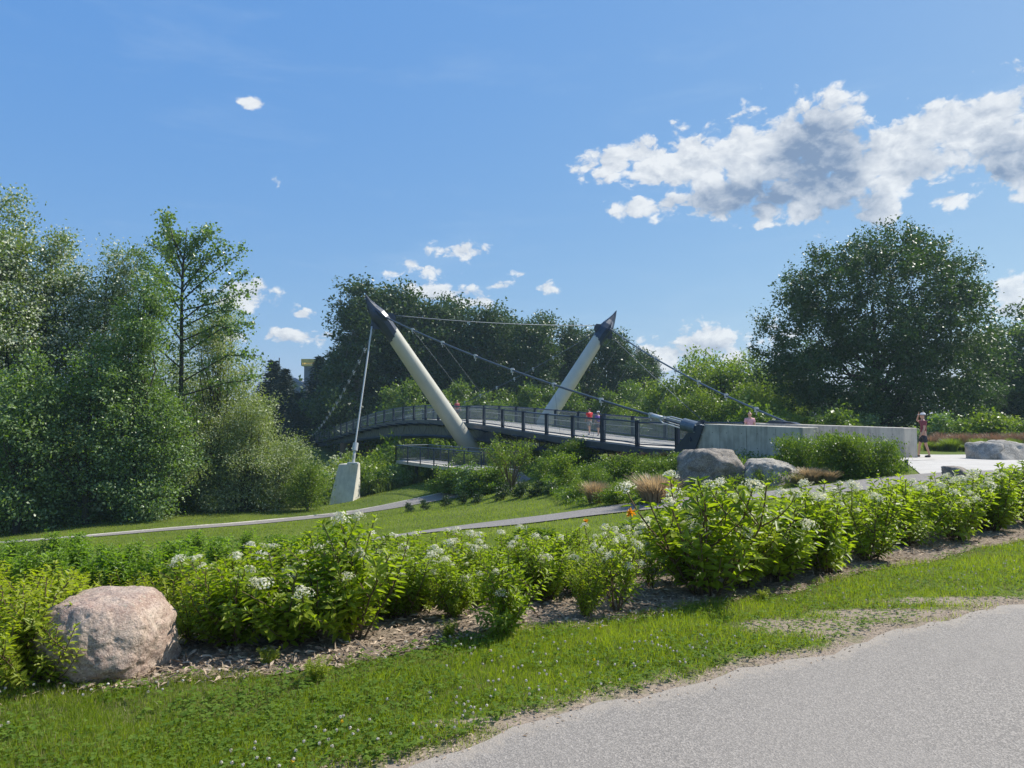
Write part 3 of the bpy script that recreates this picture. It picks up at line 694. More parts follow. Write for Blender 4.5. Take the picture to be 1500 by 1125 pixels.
# ---------------------------------------------------------------- lookout platform below the bridge
pt = empty('viewing_platform', tuple(at(640, 685, 50)), 'low timber lookout deck with thin railing below the left mast', 'platform')
zP = -1.55
n0, n1 = at(705, 690, 44), at(580, 676, 55); n0[2] = zP; n1[2] = zP
dv = n1-n0; dv /= np.linalg.norm(dv); pv = np.array([-dv[1], dv[0], 0]); pv = pv if pv[1] > 0 else -pv
Lp = np.linalg.norm(n1-n0); wd = 2.6
MB().hexa([n0-[0,0,.22], n1-[0,0,.22], n1+pv*wd-[0,0,.22], n0+pv*wd-[0,0,.22]], [n0, n1, n1+pv*wd, n0+pv*wd]).build('platform_deck', M['deck'], pt, org=n0)
ng = 7
for sidep, (A, Bp) in enumerate(((n0, n1), (n0+pv*wd, n1+pv*wd), (n1, n1+pv*wd))):
    rl = MB(); up = np.array([0, 0, 1.1])
    rl.tube([A+up, Bp+up], .04, 6); rl.tube([A+up*.88, Bp+up*.88], .02, 4); rl.tube([A+up*.1, Bp+up*.1], .02, 4)
    nb = int(np.linalg.norm(Bp-A)/.14)
    for i in range(nb+1):
        q = A+(Bp-A)*i/nb; rl.tube([q+up*.1, q+up*.88], .009, 4, False)
    ro = rl.build('platform_railing', M['cable_dark'] if sidep else M['cable_dark'], pt, org=A); WP[ro.name] = Vector(A)
    np_ = max(1, int(np.linalg.norm(Bp-A)/1.9))
    for i in range(np_+1):
        q = A+(Bp-A)*i/np_; MB().box(q+[0, 0, .5], (.08, .08, 1.25)).build('post', M['steel_dark'], ro, org=q)
for i in range(4):
    q = n0+(n1-n0)*(.1+.28*i)+pv*1.3; MB().tube([[q[0], q[1], -6.5], [q[0], q[1], zP-.2]], .14, 8).build('support_pile', M['steel_dark'], pt, org=q)

# ---------------------------------------------------------------- leaf geometry
def unit(A): return A/(np.linalg.norm(A, axis=-1, keepdims=True)+1e-9)
def leaf_arrays(P, D, Nn, L, Wd, fold=.12, droop=.15):
    S = unit(np.cross(D, Nn)); Nn = np.cross(S, D)
    L = L[:, None]; Wd = Wd[:, None]
    b = P; t = P+D*L-Nn*L*droop
    m = P+D*L*.5+Nn*L*.03
    l1 = P+D*L*.38+S*Wd*.5+Nn*Wd*fold; r1 = P+D*L*.38-S*Wd*.5+Nn*Wd*fold
    return b, l1, t, r1, m
def leaves_big(P, D, Nn, L, Wd, fold=.25, droop=.2):     # two folded quads per leaf
    S = unit(np.cross(D, Nn)); Nn = np.cross(S, D); L = L[:, None]; Wd = Wd[:, None]
    b = P; t = P+D*L-Nn*L*droop; n = len(P)
    l1 = P+D*L*.30+S*Wd*.46+Nn*Wd*fold; l2 = P+D*L*.68+S*Wd*.34+Nn*(Wd*fold*.7-L*droop*.4)
    r1 = P+D*L*.30-S*Wd*.46+Nn*Wd*fold; r2 = P+D*L*.68-S*Wd*.34+Nn*(Wd*fold*.7-L*droop*.4)
    V = np.stack([b, l1, l2, t, r2, r1], 1).reshape(-1, 3)
    i = np.arange(n)[:, None]*6
    Fq = np.concatenate([i+np.array([[0, 3, 2, 1]]), i+np.array([[0, 5, 4, 3]])], 1).reshape(-1, 4)
    return V, Fq, 2
def leaves_small(P, D, Nn, L, Wd):                        # one kite shaped quad per leaf
    b, l1, t, r1, m = leaf_arrays(P, D, Nn, L, Wd); n = len(P)
    V = np.stack([b, l1, t, r1], 1).reshape(-1, 3); i = np.arange(n)[:, None]*4
    return V, (i+np.array([[0, 3, 2, 1]])), 1
def leafmesh(name, P, D, Nn, L, Wd, mat, rng, big=False, rnd=None):
    V, Fq, q = (leaves_big if big else leaves_small)(P, D, Nn, L, Wd)
    r = rng.random(len(P)) if rnd is None else rnd
    return amesh(name, V, Fq, mat, False, {'rnd': ('FACE', np.repeat(r, q))})
def crown_points(rng, lobes, ncl, nl, sp, shell=.45, up=.25, flat=.8):
    c = np.array([l[0] for l in lobes], float); r = np.array([l[1] for l in lobes], float)
    wgt = (r.prod(1))**.6; li = rng.choice(len(lobes), ncl, p=wgt/wgt.sum())
    d = unit(rng.normal(size=(ncl, 3))); rad = 1-shell*np.abs(rng.random(ncl))**1.3
    C = c[li]+d*r[li]*rad[:, None]
    # throw out cluster centres deep inside another lobe
    inside = np.zeros(ncl, bool)
    for k in range(len(lobes)):
        q = np.linalg.norm((C-c[k])/r[k], axis=1); inside |= (q < .55) & (li != k)
    C, d = C[~inside], d[~inside]
    n = len(C); sz = rng.uniform(.6, 1.35, n); cnt = np.maximum(3, (nl*sz**2).astype(int)); ci = np.repeat(np.arange(n), cnt)
    ax = unit(d+np.array([0, 0, up])+rng.normal(size=(n, 3))*.35)
    off = rng.normal(size=(len(ci), 3)); off[:, 2] *= flat
    al = rng.uniform(-1, 1.3, len(ci))
    P = C[ci]+off*sp*sz[ci][:, None]*.55+ax[ci]*(al*sp*sz[ci])[:, None]
    Dl = unit(ax[ci]*.5+rng.normal(size=(len(ci), 3))*.75+np.array([0, 0, -.1]))
    Nl = unit(rng.normal(size=(len(ci), 3))*.8+np.array([0, 0, .7])+ax[ci]*.3)
    rc = np.clip(rng.normal(.5, .22, n)[ci]+rng.normal(0, .2, len(ci)), 0, 1)
    return P, Dl, Nl, rc, C
def limbs(mb, rng, base, C, n, r0, fork=.35):
    if len(C) == 0: return
    for i in rng.choice(len(C), min(n, len(C)), replace=False):
        c = C[i]; f = rng.uniform(.15, .6); z0 = base[0]+(base[1]-base[0])*min(.95, max(.1, f*(c[2]/base[1]) if base[1] else f))
        s = np.array([base[2], base[3], min(z0, c[2]*.8)]); m1 = s+(c-s)*.45+np.array([0, 0, -.06*np.linalg.norm(c-s)])+rng.normal(size=3)*.03*np.linalg.norm(c-s)
        mb.tube([s, m1, c], [r0*.5, r0*.3, r0*.08], 5, False)
def tree_meshes(seed, lobes, ncl, nl, sp, leaf, mat, trunk_h, r0, bark, nlimb=40, shell=.45, up=.25, lean=(0, 0), asp=.62, flat=.8, norm=None):
    rng = np.random.default_rng(seed)
    P, D_, Nn, rc, C = crown_points(rng, lobes, ncl, nl, sp, shell, up, flat)
    if norm:
        q = np.array([norm[1]/2/np.percentile(np.hypot(P[:, 0], P[:, 1]), 93)]*2+[norm[0]/np.percentile(P[:, 2], 99.6)]); P = P*q; C = C*q
        k_ = P[:, 2] > 0; P, D_, Nn, rc = P[k_], D_[k_], Nn[k_], rc[k_]
    L = leaf*rng.uniform(.6, 1.3, len(P))
    cm = leafmesh('crown', P, D_, Nn, L, L*asp, mat, rng, rnd=rc)
    mb = MB(); z = np.linspace(-.4, trunk_h, 9); k = z/trunk_h
    pts = np.stack([lean[0]*k**2+.05*r0*6*np.sin(k*5+seed), lean[1]*k**2+.05*r0*6*np.cos(k*4+seed), z], -1)
    mb.tube(pts, r0*(1.15-.95*np.clip(k, 0, 1)**.8), 8)
    if nlimb:
        for i in rng.choice(len(C), min(nlimb, len(C)), replace=False):
            c = C[i]; kz = np.clip(rng.uniform(.25, .9)*c[2]/trunk_h, .1, .97); s = np.array([np.interp(kz, k, pts[:, j]) for j in range(3)])
            dl = np.linalg.norm(c-s); m1 = s+(c-s)*.4+rng.normal(size=3)*.06*dl+np.array([0, 0, -.05*dl]); rr = r0*(1.1-kz)*.5
            mb.tube([s, m1, s+(c-s)*.75+rng.normal(size=3)*.03*dl, c], [rr, rr*.6, rr*.35, rr*.1], 5, False)
    return cm, mb.mesh('trunk', bark, True)
def put_tree(name, meshes, loc, label, group, cat='tree', rz=0, scale=(1, 1, 1), first=[0]):
    r = empty(name, tuple(loc), label, cat, group, rz); r.scale = scale
    for n_, me in zip(('crown', 'trunk'), meshes):
        c = bpy.data.objects.new(n_, me); COL.objects.link(c); c.parent = r
    return r
rs = random.Random(7); OR = ['first', 'second', 'third', 'fourth', 'fifth', 'sixth', 'seventh', 'eighth', 'ninth', 'tenth', 'eleventh', 'twelfth', 'thirteenth', 'fourteenth', 'fifteenth', 'sixteenth', 'seventeenth', 'eighteenth', 'nineteenth', 'twentieth']
def top_h(u, v, base): return float(CZ+ray(u, v)[2]*base[1]-base[2])
def gb(u, Y, dz_=0):
    x = ray(u, 612)[0]*Y; return np.array([x, Y, float(zg(x, Y))+dz_])
def lob(rng, h, w, z0, n, taper=.5, dep=None):
    """irregular lobes filling a crown of height h, width w, starting at z0"""
    dep = dep or w; o = []
    for i in range(n):
        t = (i+.5)/n; z = z0+(h-z0)*t; rw = w/2*(1-taper*abs(t-.42)/.58)*rng.uniform(.45, .72)
        a = rng.uniform(0, 6.283); q = rng.uniform(.15, .55)*(1-t*.4)
        o.append(((math.cos(a)*w/2*q, math.sin(a)*dep/2*q, z), (rw, rw*dep/w, (h-z0)/n*rng.uniform(1.0, 1.6))))
    return o
r5 = random.Random(5)

# ---- row of dark poplars behind the bridge
pv = []
for i, (h, w_) in enumerate(((20, 10.5), (18, 9), (17, 8.5), (19, 9))):
    L_b = lob(r5, h*.97, w_, 1.5, 11, .35)
    pv.append((tree_meshes(40+i, L_b, 400, 72, .80, .40, M['poplar'], h*.9, .34, M['bark_pale'], 90, .6, .5, norm=(h, w_)), h))
pops = [(520, 440, 104, 0, 1.0), (560, 418, 108, 0, 1.15), (612, 425, 106, 3, 1.05), (655, 436, 110, 1, 1.0), (700, 452, 106, 2, 1.0), (745, 462, 110, 3, .95), (785, 462, 104, 1, .95),
        (828, 478, 108, 2, .85), (872, 488, 110, 0, .85), (910, 486, 104, 2, .95), (945, 512, 108, 1, .75), (500, 500, 112, 2, .7)]
for i, (u, v, Y, k, ws) in enumerate(pops):
    b = gb(u, Y); h = top_h(u, v, b); me, hh = pv[k]; s = h/hh
    put_tree('poplar_tree', me, b, f'{OR[i]} dark poplar from the left in the tall row behind the bridge' if i < 11 else 'small dark poplar at the left end of the tall row, beside the spruces', 'dark poplars behind the bridge', rz=i*1.9, scale=(s*ws, s*ws, s))
# ---- young pale green trees between the bridge and the poplars
yv = []
for i in range(3):
    L_b = lob(r5, 7, 4.6, .2, 7, .6); yv.append(tree_meshes(60+i, L_b, 260, 34, .4, .26, M['young'], 5.5, .10, M['bark'], 20, .6, .9, norm=(7, 5)))
ys_ = [(578,570,92),(605,560,90),(640,574,94),(672,562,92),(702,575,90),(735,572,94),(768,566,90),(800,572,94),(842,566,92),(880,574,90),(915,560,92),(945,566,88),(660,590,84),(720,590,84)]
for i, (u, v, Y) in enumerate(ys_):
    b = gb(u, Y); h = top_h(u, v, b); s = h/7
    put_tree('young_tree', yv[i % 3], b, f'{OR[i]} young pale green tree from the left behind the bridge railing', 'young trees behind the bridge railing', rz=i*2.3, scale=(s*.95, s*.95, s))
# ---- yellow green bushes behind the right half of the bridge
bv = []
for i in range(3):
    L_b = lob(r5, 6, 5.5, .1, 7, .5); bv.append(tree_meshes(70+i, L_b, 330, 36, .38, .22, M['bright'], 4.6, .12, M['bark'], 24, .6, .8, norm=(6, 5.6)))
bs = [(975, 556, 74, 1.0), (1008, 532, 72, .9), (1030, 516, 76, .85), (1062, 530, 72, .95), (1092, 522, 76, .9), (1118, 545, 68, .9), (985, 580, 62, 1.1), (1040, 570, 60, 1.1), (1085, 575, 58, 1.1), (1130, 585, 56, 1.0), (925, 590, 70, 1.1), (1150, 560, 60, .8)]
for i, (u, v, Y, ws) in enumerate(bs):
    b = gb(u, Y); h = top_h(u, v, b); s = h/6
    put_tree('leafy_tree', bv[i % 3], b, f'{OR[i]} of the bright yellow green trees between the right mast and the big maple', 'bright green trees right of the bridge', rz=i*1.7, scale=(s*ws, s*ws, s))
# ---- the big round maple
b = gb(1283, 56); h = top_h(1310, 342, b)
ml = [((.5,-2,6.8),(4.8,4,3.0)),((-2.5,-2,4.5),(4,3.5,2.4)),((-.2,0,9.6),(6.2,6,3.9)),((3.4,0,9.8),(4.8,5,3.9)),((1.6,0,12.4),(3.5,3.6,2.3)),((2.8,.5,13.3),(2.5,2.6,1.6)),((-3.6,0,10.6),(3.7,4.5,2.5)),((-4.8,0,7.0),(4.4,5,3.0)),((5.2,0,7.8),(3.8,5,4.2)),((-5.2,0,4.6),(4.6,5,2.0)),
      ((6.0,0,4.2),(3.9,4.5,2.8)),((0,0,4.6),(6.4,6,2.8)),((-6.6,0,5.6),(2.2,3,1.2)),((-3.0,0,2.6),(4.2,4.5,1.6)),((4.0,0,2.2),(4.2,4,1.8)),((5.6,-.5,10.6),(2.4,3,2.2)),((-1.6,-1,12.2),(2.6,3,1.4)),((7.6,0,5.6),(1.8,3,2.2))]
sc_ = h/14.6; ml = [(tuple(x*sc_ for x in c), tuple(x*sc_ for x in r)) for c, r in ml]
put_tree('maple_tree', tree_meshes(81, ml, 2050, 66, .50, .22, M['maple'], 10.5, .36, M['bark'], 60, .62, .35, norm=(h, 13.9*sc_)), b, 'huge round dark green maple towering behind the concrete walls', None)
# ---- trees at the right edge
rv = []
for i in range(2):
    L_b = lob(r5, 11, 8, .4, 9, .5); rv.append(tree_meshes(90+i, L_b, 480, 40, .5, .28, M['young' if i else 'maple'], 9, .22, M['bark'], 40, .6, .5, norm=(11, 8.5)))
for i, (u, v, Y, k, ws) in enumerate([(1462, 478, 64, 0, 1.0), (1498, 452, 70, 0, 1.1), (1555, 430, 66, 1, 1.2), (1440, 545, 60, 0, .8), (1180, 500, 76, 0, .9), (1620, 470, 60, 0, 1.2)]):
    b = gb(u, Y); h = top_h(u, v, b); s = h/11
    put_tree('broadleaf_tree', rv[k], b, ['dark tree just right of the big maple', 'taller tree at the right edge, beside the dark one', 'pale green tree cut off by the right edge', 'low dark tree under the right flank of the maple', 'dark tree glimpsed behind the left flank of the maple', 'dark tree outside the right edge'][i], None, rz=i*2, scale=(s*ws, s*ws, s))

# ---- left wood
def lefttree(name, seed, u, v, Y, wpx, mat, leaf, ncl, nl, taper, label, z0=.3, bark='bark', lobesn=10, sp=.42, up=.4, nlimb=50, shell=.6, group=None, ubase=None, asp=.62):
    b = gb(ubase or u, Y); h = top_h(u, v, b); w_ = wpx/F*Y; rr = random.Random(seed)
    Lb = lob(rr, h*.97, w_, z0, lobesn, taper)
    me = tree_meshes(seed, Lb, ncl, nl, sp, leaf, M[mat], h*.9, h*.014+.03, M[bark], nlimb, shell, up, asp=asp, norm=(h, w_))
    return put_tree(name, me, b, label, group, rz=0)
lefttree('silver_poplar', 101, 0, 290, 44, 165, 'silver', .19, 800, 68, .5, 'tall silvery poplar at the left edge, highest of the wood')
lefttree('silver_poplar', 102, 68, 345, 46, 125, 'silver', .18, 620, 68, .45, 'silvery poplar second from the left edge, with pale leaf undersides')
lefttree('silver_poplar', 103, 148, 366, 47, 130, 'silver', .18, 640, 68, .45, 'silvery poplar just left of the sparse cottonwood')
lefttree('silver_poplar', 104, 205, 395, 43, 110, 'sap', .17, 480, 64, .6, 'dark green poplar in front of the silvery ones, left of the sparse cottonwood')
lefttree('silver_poplar', 105, -70, 300, 46, 130, 'silver', .22, 350, 40, .5, 'silvery poplar outside the left edge')
lefttree('willow_tree', 106, 318, 440, 48, 120, 'willow', .18, 900, 40, .6, 'grey green willow right of the sparse cottonwood, highest of the willows', asp=.36)
lefttree('willow_tree', 107, 362, 580, 47, 115, 'willow', .16, 560, 52, .45, 'rounded grey green willow sloping down towards the anchor block', asp=.36)
lefttree('willow_tree', 108, 410, 640, 48, 95, 'willow', .15, 420, 52, .4, 'low willow thicket left of the concrete anchor block', asp=.36)
lefttree('willow_tree', 109, 262, 500, 50, 130, 'willow', .17, 650, 36, .5, 'grey green willow behind the trunk of the sparse cottonwood', asp=.36)
lefttree('dark_tree', 110, 130, 500, 42, 170, 'sap', .17, 480, 64, .5, 'dark green tree low in the middle of the left wood')
lefttree('dark_tree', 111, 30, 520, 40, 150, 'sap', .17, 420, 64, .5, 'dark green tree low at the left edge')
lefttree('dark_tree', 112, 235, 560, 43, 110, 'sap', .16, 550, 38, .5, 'dark green tree with a pale trunk, centre of the left wood', bark='bark_pale')
lefttree('willow_tree', 113, 452, 676, 46.5, 62, 'bright', .13, 320, 34, .4, 'bright green willow bush touching the left side of the anchor block', asp=.4)
# ---- the sparse cottonwood that sticks out of the wood: long open limbs with leaf tufts
rng = np.random.default_rng(5)
b = gb(268, 45.5); h = top_h(272, 328, b); cw = MB(); PL = []
px2m = 45.5/F
def uvl(u, v, y=0): q = at(u, v, b[1]); return np.array([q[0]-b[0], y, q[2]-b[2]])
tr_ = [uvl(258,740), uvl(262,640), uvl(266,540), uvl(266,450), uvl(268,390), uvl(274,334)]
cw.tube(tr_, [.19, .17, .13, .10, .07, .02], 8)
limb_px = [((266,470),(310,430),(356,392)),((267,440),(300,400),(347,362)),((266,520),(320,480),(366,470)),((268,410),(240,372),(206,352)),((268,425),(225,398),(192,368)),((268,400),(290,362),(306,338)),((268,395),(255,352),(240,334)),
           ((267,455),(315,440),(362,420)),((266,500),(230,455),(210,430)),((270,380),(285,350),(292,330)),((270,385),(262,350),(262,328)),((266,560),(330,520),(378,520)),((266,480),(310,455),(340,452)),((268,420),(300,385),(330,370)),
           ((266,580),(330,560),(375,555)),((266,540),(225,500),(205,480)),((267,460),(240,425),(222,405)),((266,500),(315,475),(350,490)),((267,430),(285,400),(318,352)),((268,415),(250,380),(222,345))]
for i, (a, m_, e) in enumerate(limb_px):
    yo = rng.uniform(-1.6, 1.6); A_, Mm, E_ = uvl(*a), uvl(*m_, yo*.6), uvl(*e, yo)
    cw.tube([A_, Mm, E_], [.055, .035, .012], 5, False)
    for t in np.linspace(.25, 1.0, 13):
        p = A_*(1-t)**2+2*Mm*t*(1-t)+E_*t*t if t < 1 else E_
        p = (A_+(Mm-A_)*t*2) if t < .5 else (Mm+(E_-Mm)*(t-.5)*2)
        d = unit(rng.normal(size=3)+np.array([0, 0, .3])); tw = p+d*rng.uniform(.15, .5)
        cw.tube([p, tw], [.012, .005], 4, False)
        for _ in range(rng.integers(18, 34)): PL.append(tw+rng.normal(size=3)*.19)
for v in np.arange(340, 600, 7):
    for s in (-1, 1):
        p = uvl(268+s*rng.uniform(2, 16), v+rng.uniform(-4, 4), rng.uniform(-.5, .5))
        for _ in range(14): PL.append(p+rng.normal(size=3)*.2)
P = np.array(PL); n = len(P); D_ = unit(rng.normal(size=(n, 3))+[0, 0, -.3]); Nn = unit(rng.normal(size=(n, 3))+[0, 0, .5]); L = rng.uniform(.12, .24, n)
put_tree('cottonwood_tree', (leafmesh('crown', P, D_, Nn, L, L*.8, M['sap'], rng), cw.mesh('trunk', M['bark'], True)), b, 'sparse cottonwood with long open limbs sticking out above the left wood', None)
# ---- undergrowth at the foot of the left wood
uv_ = []
for i in range(4):
    L_b = lob(r5, 1.6, 2.2, 0, 4, .4); uv_.append(tree_meshes(120+i, L_b, 110, 40, .20, .13, M[['bushm', 'willow', 'bright', 'sap'][i]], 1.1, .03, M['stem'], 10, .7, .9, norm=(1.6, 2.2)))
ub = [(12,775,690),(45,772,720),(80,770,715),(115,768,725),(150,764,710),(185,758,722),(215,755,715),(245,752,705),(275,750,715),(305,748,700),(335,746,712),(365,744,690),(395,742,680),(425,740,672),(455,739,690),(472,738,712),(60,775,700),(130,766,700),(200,757,700)]
for i, (u, v, vt) in enumerate(ub):
    b = hit(u, v); b[1] += .8; b[0] = ray(u, v)[0]*b[1]; b[2] = float(zg(b[0], b[1])); h = max(.8, top_h(u, vt, b)); s = h/1.6
    put_tree('undergrowth_bush', uv_[[0, 1, 3, 2][i % 4]], b, f'{OR[i]} bush from the left along the foot of the left wood' if i < 16 else f'low bush tucked behind the {["second", "fifth", "eighth"][i-16]} bush at the foot of the left wood', 'bushes at the foot of the left wood', 'bush', rz=i*1.3, scale=(s*1.15, s*1.15, s))
# ---- river bank brush behind the anchor block and under the bridge
ri = [(655,702,686,2),(672,699,684,0),(690,697,682,3),(706,696,682,2),(722,694,680,0),(540,735,685,0),(556,738,690,0),(580,728,682,3),(606,722,690,1),(632,716,684,0),(655,708,690,2),(560,712,672,2),(530,720,672,2),(598,700,658,0),(545,700,658,2),(620,690,652,3),(575,690,642,2),(650,690,654,2),(690,690,660,0),(715,690,655,1),(740,688,650,0),(520,690,664,1),(505,700,676,1),(600,660,650,2),(640,665,632,0)]
for i, (u, v, vt, k) in enumerate(ri):
    Y = [46,45,43.5,43,43,55,53,54,55,56,57,60,58,64,66,68,70,66,50,51,52,64,60,76,78][i]
    b = gb(u, Y); h = max(.35, top_h(u, vt, b)); s = h/1.6; ww = min(s, 2.2)*1.1
    put_tree('riverside_bush', uv_[k], b, (f'{OR[i]} riverside bush growing along the near edge of the lookout deck' if i < 5 else f'{OR[i-5]} of the riverside bushes between the anchor block and the bridge'), 'riverside bushes below the bridge', 'bush', rz=i*1.1, scale=(ww, ww, s))
# ---- spruces behind the far end of the bridge
def spruce(seed, h, w_):
    rng = np.random.default_rng(seed); PP = []; DD = []; LL = []
    mb = MB().tube([[0, 0, -.3], [0, 0, h]], [h*.014, .02], 7)
    for z in np.arange(h*.06, h, h*.028):
        rw = w_/2*(1-z/h)**.85*rng.uniform(.8, 1.15)+.08
        for a in np.linspace(0, 6.283, 13)[:-1]+rng.uniform(0, 1):
            d = np.array([math.cos(a), math.sin(a), -.18]); rl = rw*rng.uniform(.75, 1.15); m = max(3, int(rl/.16))
            mb.tube([[0, 0, z], d*rl+[0, 0, z]], [.03, .008], 4, False)
            for t in np.linspace(.1, 1, m):
                for _ in range(3):
                    PP.append(d*rl*t+[0, 0, z]+rng.normal(size=3)*[.08, .08, .06]); DD.append(d*.6+rng.normal(size=3)*.5+[0, 0, -.3]); LL.append(.5*(1.15-t*.5))
    P = np.array(PP); n = len(P); L = np.array(LL)*rng.uniform(.7, 1.2, n)
    return leafmesh('crown', P, unit(np.array(DD)), unit(rng.normal(size=(n, 3))+[0, 0, .8]), L, L*.38, M['spruce'], rng), mb.mesh('trunk', M['bark'])
sp_ = [spruce(31, 14, 6.5), spruce(32, 14, 5.2)]
for i, (u, v, Y, lb) in enumerate([(400, 528, 118, 'leftmost dark spruce, left of the industrial tower'), (417, 540, 114, 'second dark spruce from the left, left of the industrial tower'), (468, 522, 120, 'dark spruce directly in front of the industrial tower'), (488, 516, 116, 'dark spruce just right of the industrial tower'),
            (437, 575, 110, 'short dark spruce behind the far bridge abutment'), (507, 545, 118, 'dark spruce half hidden under the leftmost poplar'), (385, 560, 120, 'dark spruce mostly hidden by the willows'), (530, 560, 114, 'dark spruce behind the thick white stay cable'), (556, 566, 118, 'dark spruce right of the thick white stay cable')]):
    b = gb(u, Y); h = top_h(u, v, b); s = h/14; put_tree('spruce_tree', sp_[i % 2], b, lb, 'dark spruces beyond the far end of the bridge', rz=i, scale=(s*2.0, s*2.0, s))
# ---- industrial tower and roof far behind
tb = gb(457, 190); tb[2] = -1; hT = top_h(457, 537, tb); pxm = 190/F
tw = empty('industrial_tower', tuple(tb), 'distant grey tower with a yellow railed top, behind the spruces', 'tower')
steelb = plain('blue_grey_cladding', (.13, .15, .19), .7, 0, .15, 1); yel = plain('yellow_platform', (.55, .42, .12), .7, 0, .2, 1)
MB().box(tb+[0, 0, hT/2], (3.4, 3.4, hT)).build('tower_shaft', steelb, tw, org=tb)
pl = MB().box(tb+[0, 0, hT+.2], (4.6, 4.6, .4)); pl.build('platform', yel, tw, org=tb+[0, 0, hT])
rl = MB()
for i in range(9):
    x = -2.2+4.4*i/8
    for s in (-1, 1): rl.box(tb+[x, 2.2*s, hT+1.0], (.2, .2, 1.4)); rl.box(tb+[2.2*s, x, hT+1.0], (.2, .2, 1.4))
for s in (-1, 1): rl.box(tb+[0, 2.2*s, hT+1.3], (4.6, .25, 1.0)); rl.box(tb+[2.2*s, 0, hT+1.3], (.25, 4.6, 1.0))
rl.build('yellow_railing', yel, tw, org=tb)
rb = gb(438, 186); rb[2] = -1; a_ = at(424, 552, 186); c_ = at(449, 566, 186)
wb = tag(MB().hexa([[a_[0], 186, -1], [c_[0]-.1, 186, -1], [c_[0]-.1, 196, -1], [a_[0], 196, -1]], [[a_[0], 186, a_[2]], [c_[0]-.1, 186, c_[2]], [c_[0]-.1, 196, c_[2]], [a_[0], 196, a_[2]]]).build('sloped_roof_building', steelb, None, org=tuple(rb)), 'dark sloping conveyor building left of the distant tower', 'building')
an = gb(408, 150); an[2] = 0; tag(MB().tube([an, an+[0, 0, top_h(408, 524, an)]], [.22, .12], 6).build('radio_mast', steelb, None, org=tuple(an)), 'thin dark pole rising above the leftmost spruces', 'pole')
# ---- far wood that closes the horizon
rng = np.random.default_rng(3); PP = []
lb = []
for x in np.arange(-260, 260, 7): lb.append(((x+rng.uniform(-2, 2), 165+rng.uniform(-8, 8), 3), (6, 5, rng.uniform(5.0, 8.0))))
for x in np.arange(-300, -60, 8): lb.append(((x, 90+rng.uniform(-9, 9)-.3*(x+60), 3), (6, 6, rng.uniform(8, 12))))
for x in np.arange(70, 300, 8): lb.append(((x, 110+rng.uniform(-9, 9)-.2*(x-60), 3), (6, 6, rng.uniform(7, 11))))
P, D_, Nn, rc, C = crown_points(rng, lb, 5200, 16, 1.3, .7, .3); L = rng.uniform(.7, 1.3, len(P))
tag(obj('distant_woods', leafmesh('distant_woods', P, D_, Nn, L, L*.8, M['poplar'], rng, rnd=rc)), 'dark far wood closing the horizon behind the bridge', kind='stuff')

# ---------------------------------------------------------------- planting between the paths and the bridge
mv = {}
def bushset(key, mat, n, h, w_, ncl, nl, sp, leaf, stem='stem', asp=.6, up=.9, nlimb=14):
    o = []
    for i in range(n):
        L_b = lob(r5, h, w_, .05, 4, .3); o.append((tree_meshes(hash_(key)+i, L_b, ncl, nl, sp, leaf, M[mat], h*.65, .02, M[stem], nlimb, .7, up, asp=asp, norm=(h, w_)), h))
    mv[key] = o
def hash_(s): return sum(ord(c)*(i+1) for i, c in enumerate(s)) % 9973
bushset('mid', 'bushm', 3, 1.0, 1.3, 120, 34, .11, .065)
bushset('yel', 'bright', 3, 1.0, 1.3, 110, 34, .11, .07)
bushset('dark', 'darkbush', 2, .6, .7, 60, 34, .06, .05)
bushset('bronze', 'bronze', 2, .8, 1.0, 70, 30, .10, .06)
mids = [ # u, base v, top v, kind, width factor, label
 (838,712,664,'yel',1.0,'yellow green shrub left end of the upper planting, in front of the mesh railing'),(868,716,678,'mid',1.0,'dark green shrub second in the upper planting'),(800,704,668,'mid',1.0,'green shrub right beside the open bronze sapling'),
 (900,712,668,'mid',1.1,'green shrub in front of the second bridge post'),(930,705,664,'yel',1.1,'yellow green shrub in front of the brown seed heads'),(962,704,668,'mid',1.1,'green shrub in front of the bridge deck end'),(990,700,662,'mid',1.1,'green shrub just left of the big grey boulder'),
 (845,735,700,'yel',1.1,'low yellow green shrub behind the tan grass tuft'),(905,738,704,'yel',1.1,'low yellow green shrub between the two tan grass tufts'),(935,728,694,'mid',1.0,'low green shrub left of the tall tan grass'),(1000,716,690,'yel',1.0,'low yellow green shrub at the left foot of the big grey boulder'),
 (822,690,648,'yel',1.1,'yellow green shrub nearest the mesh railing left of the planting'),(850,684,642,'yel',1.1,'tall yellow green shrub under the couple on the bridge'),(880,722,690,'mid',1.0,'rounded green shrub in the middle of the upper planting'),(972,718,690,'mid',.9,'green shrub right behind the tall tan grass'),
 (1115,712,688,'yel',.6,'small flowering shrub between the two grey boulders'),(1130,672,652,'mid',.9,'wispy shrub against the near concrete wall'),(1095,668,650,'yel',.7,'wispy shrub behind the big grey boulder')]
for i, (u, v, vt, k, ws, lbx) in enumerate(mids):
    b = hit(u, v); h = top_h(u, vt, b); me, hh = mv[k][i % len(mv[k])]; s = h/hh
    put_tree('garden_shrub', me, b, lbx, 'shrubs of the upper planting', 'shrub', rz=i*1.7, scale=(s*ws, s*ws, s))
# the wide shrub mass in front of the wall
for i, (u, v, vt) in enumerate([(1160,694,640),(1185,698,638),(1212,700,636),(1240,701,635),(1268,700,637),(1292,697,640),(1310,694,648),(1225,690,636),(1200,688,640),(1265,690,637)]):
    b = hit(u, v); h = top_h(u, vt, b); me, hh = mv['mid'][i % 3]; s = h/hh
    put_tree('garden_shrub', me, b, f'{OR[i]} shrub from the left of the wide clump in front of the concrete wall' if i < 7 else f'{["middle", "left", "right"][i-7]} shrub of the back row of the clump against the concrete wall', 'wide clump of shrubs against the concrete wall', 'shrub', rz=i*2.1, scale=(s*.75, s*.75, s))
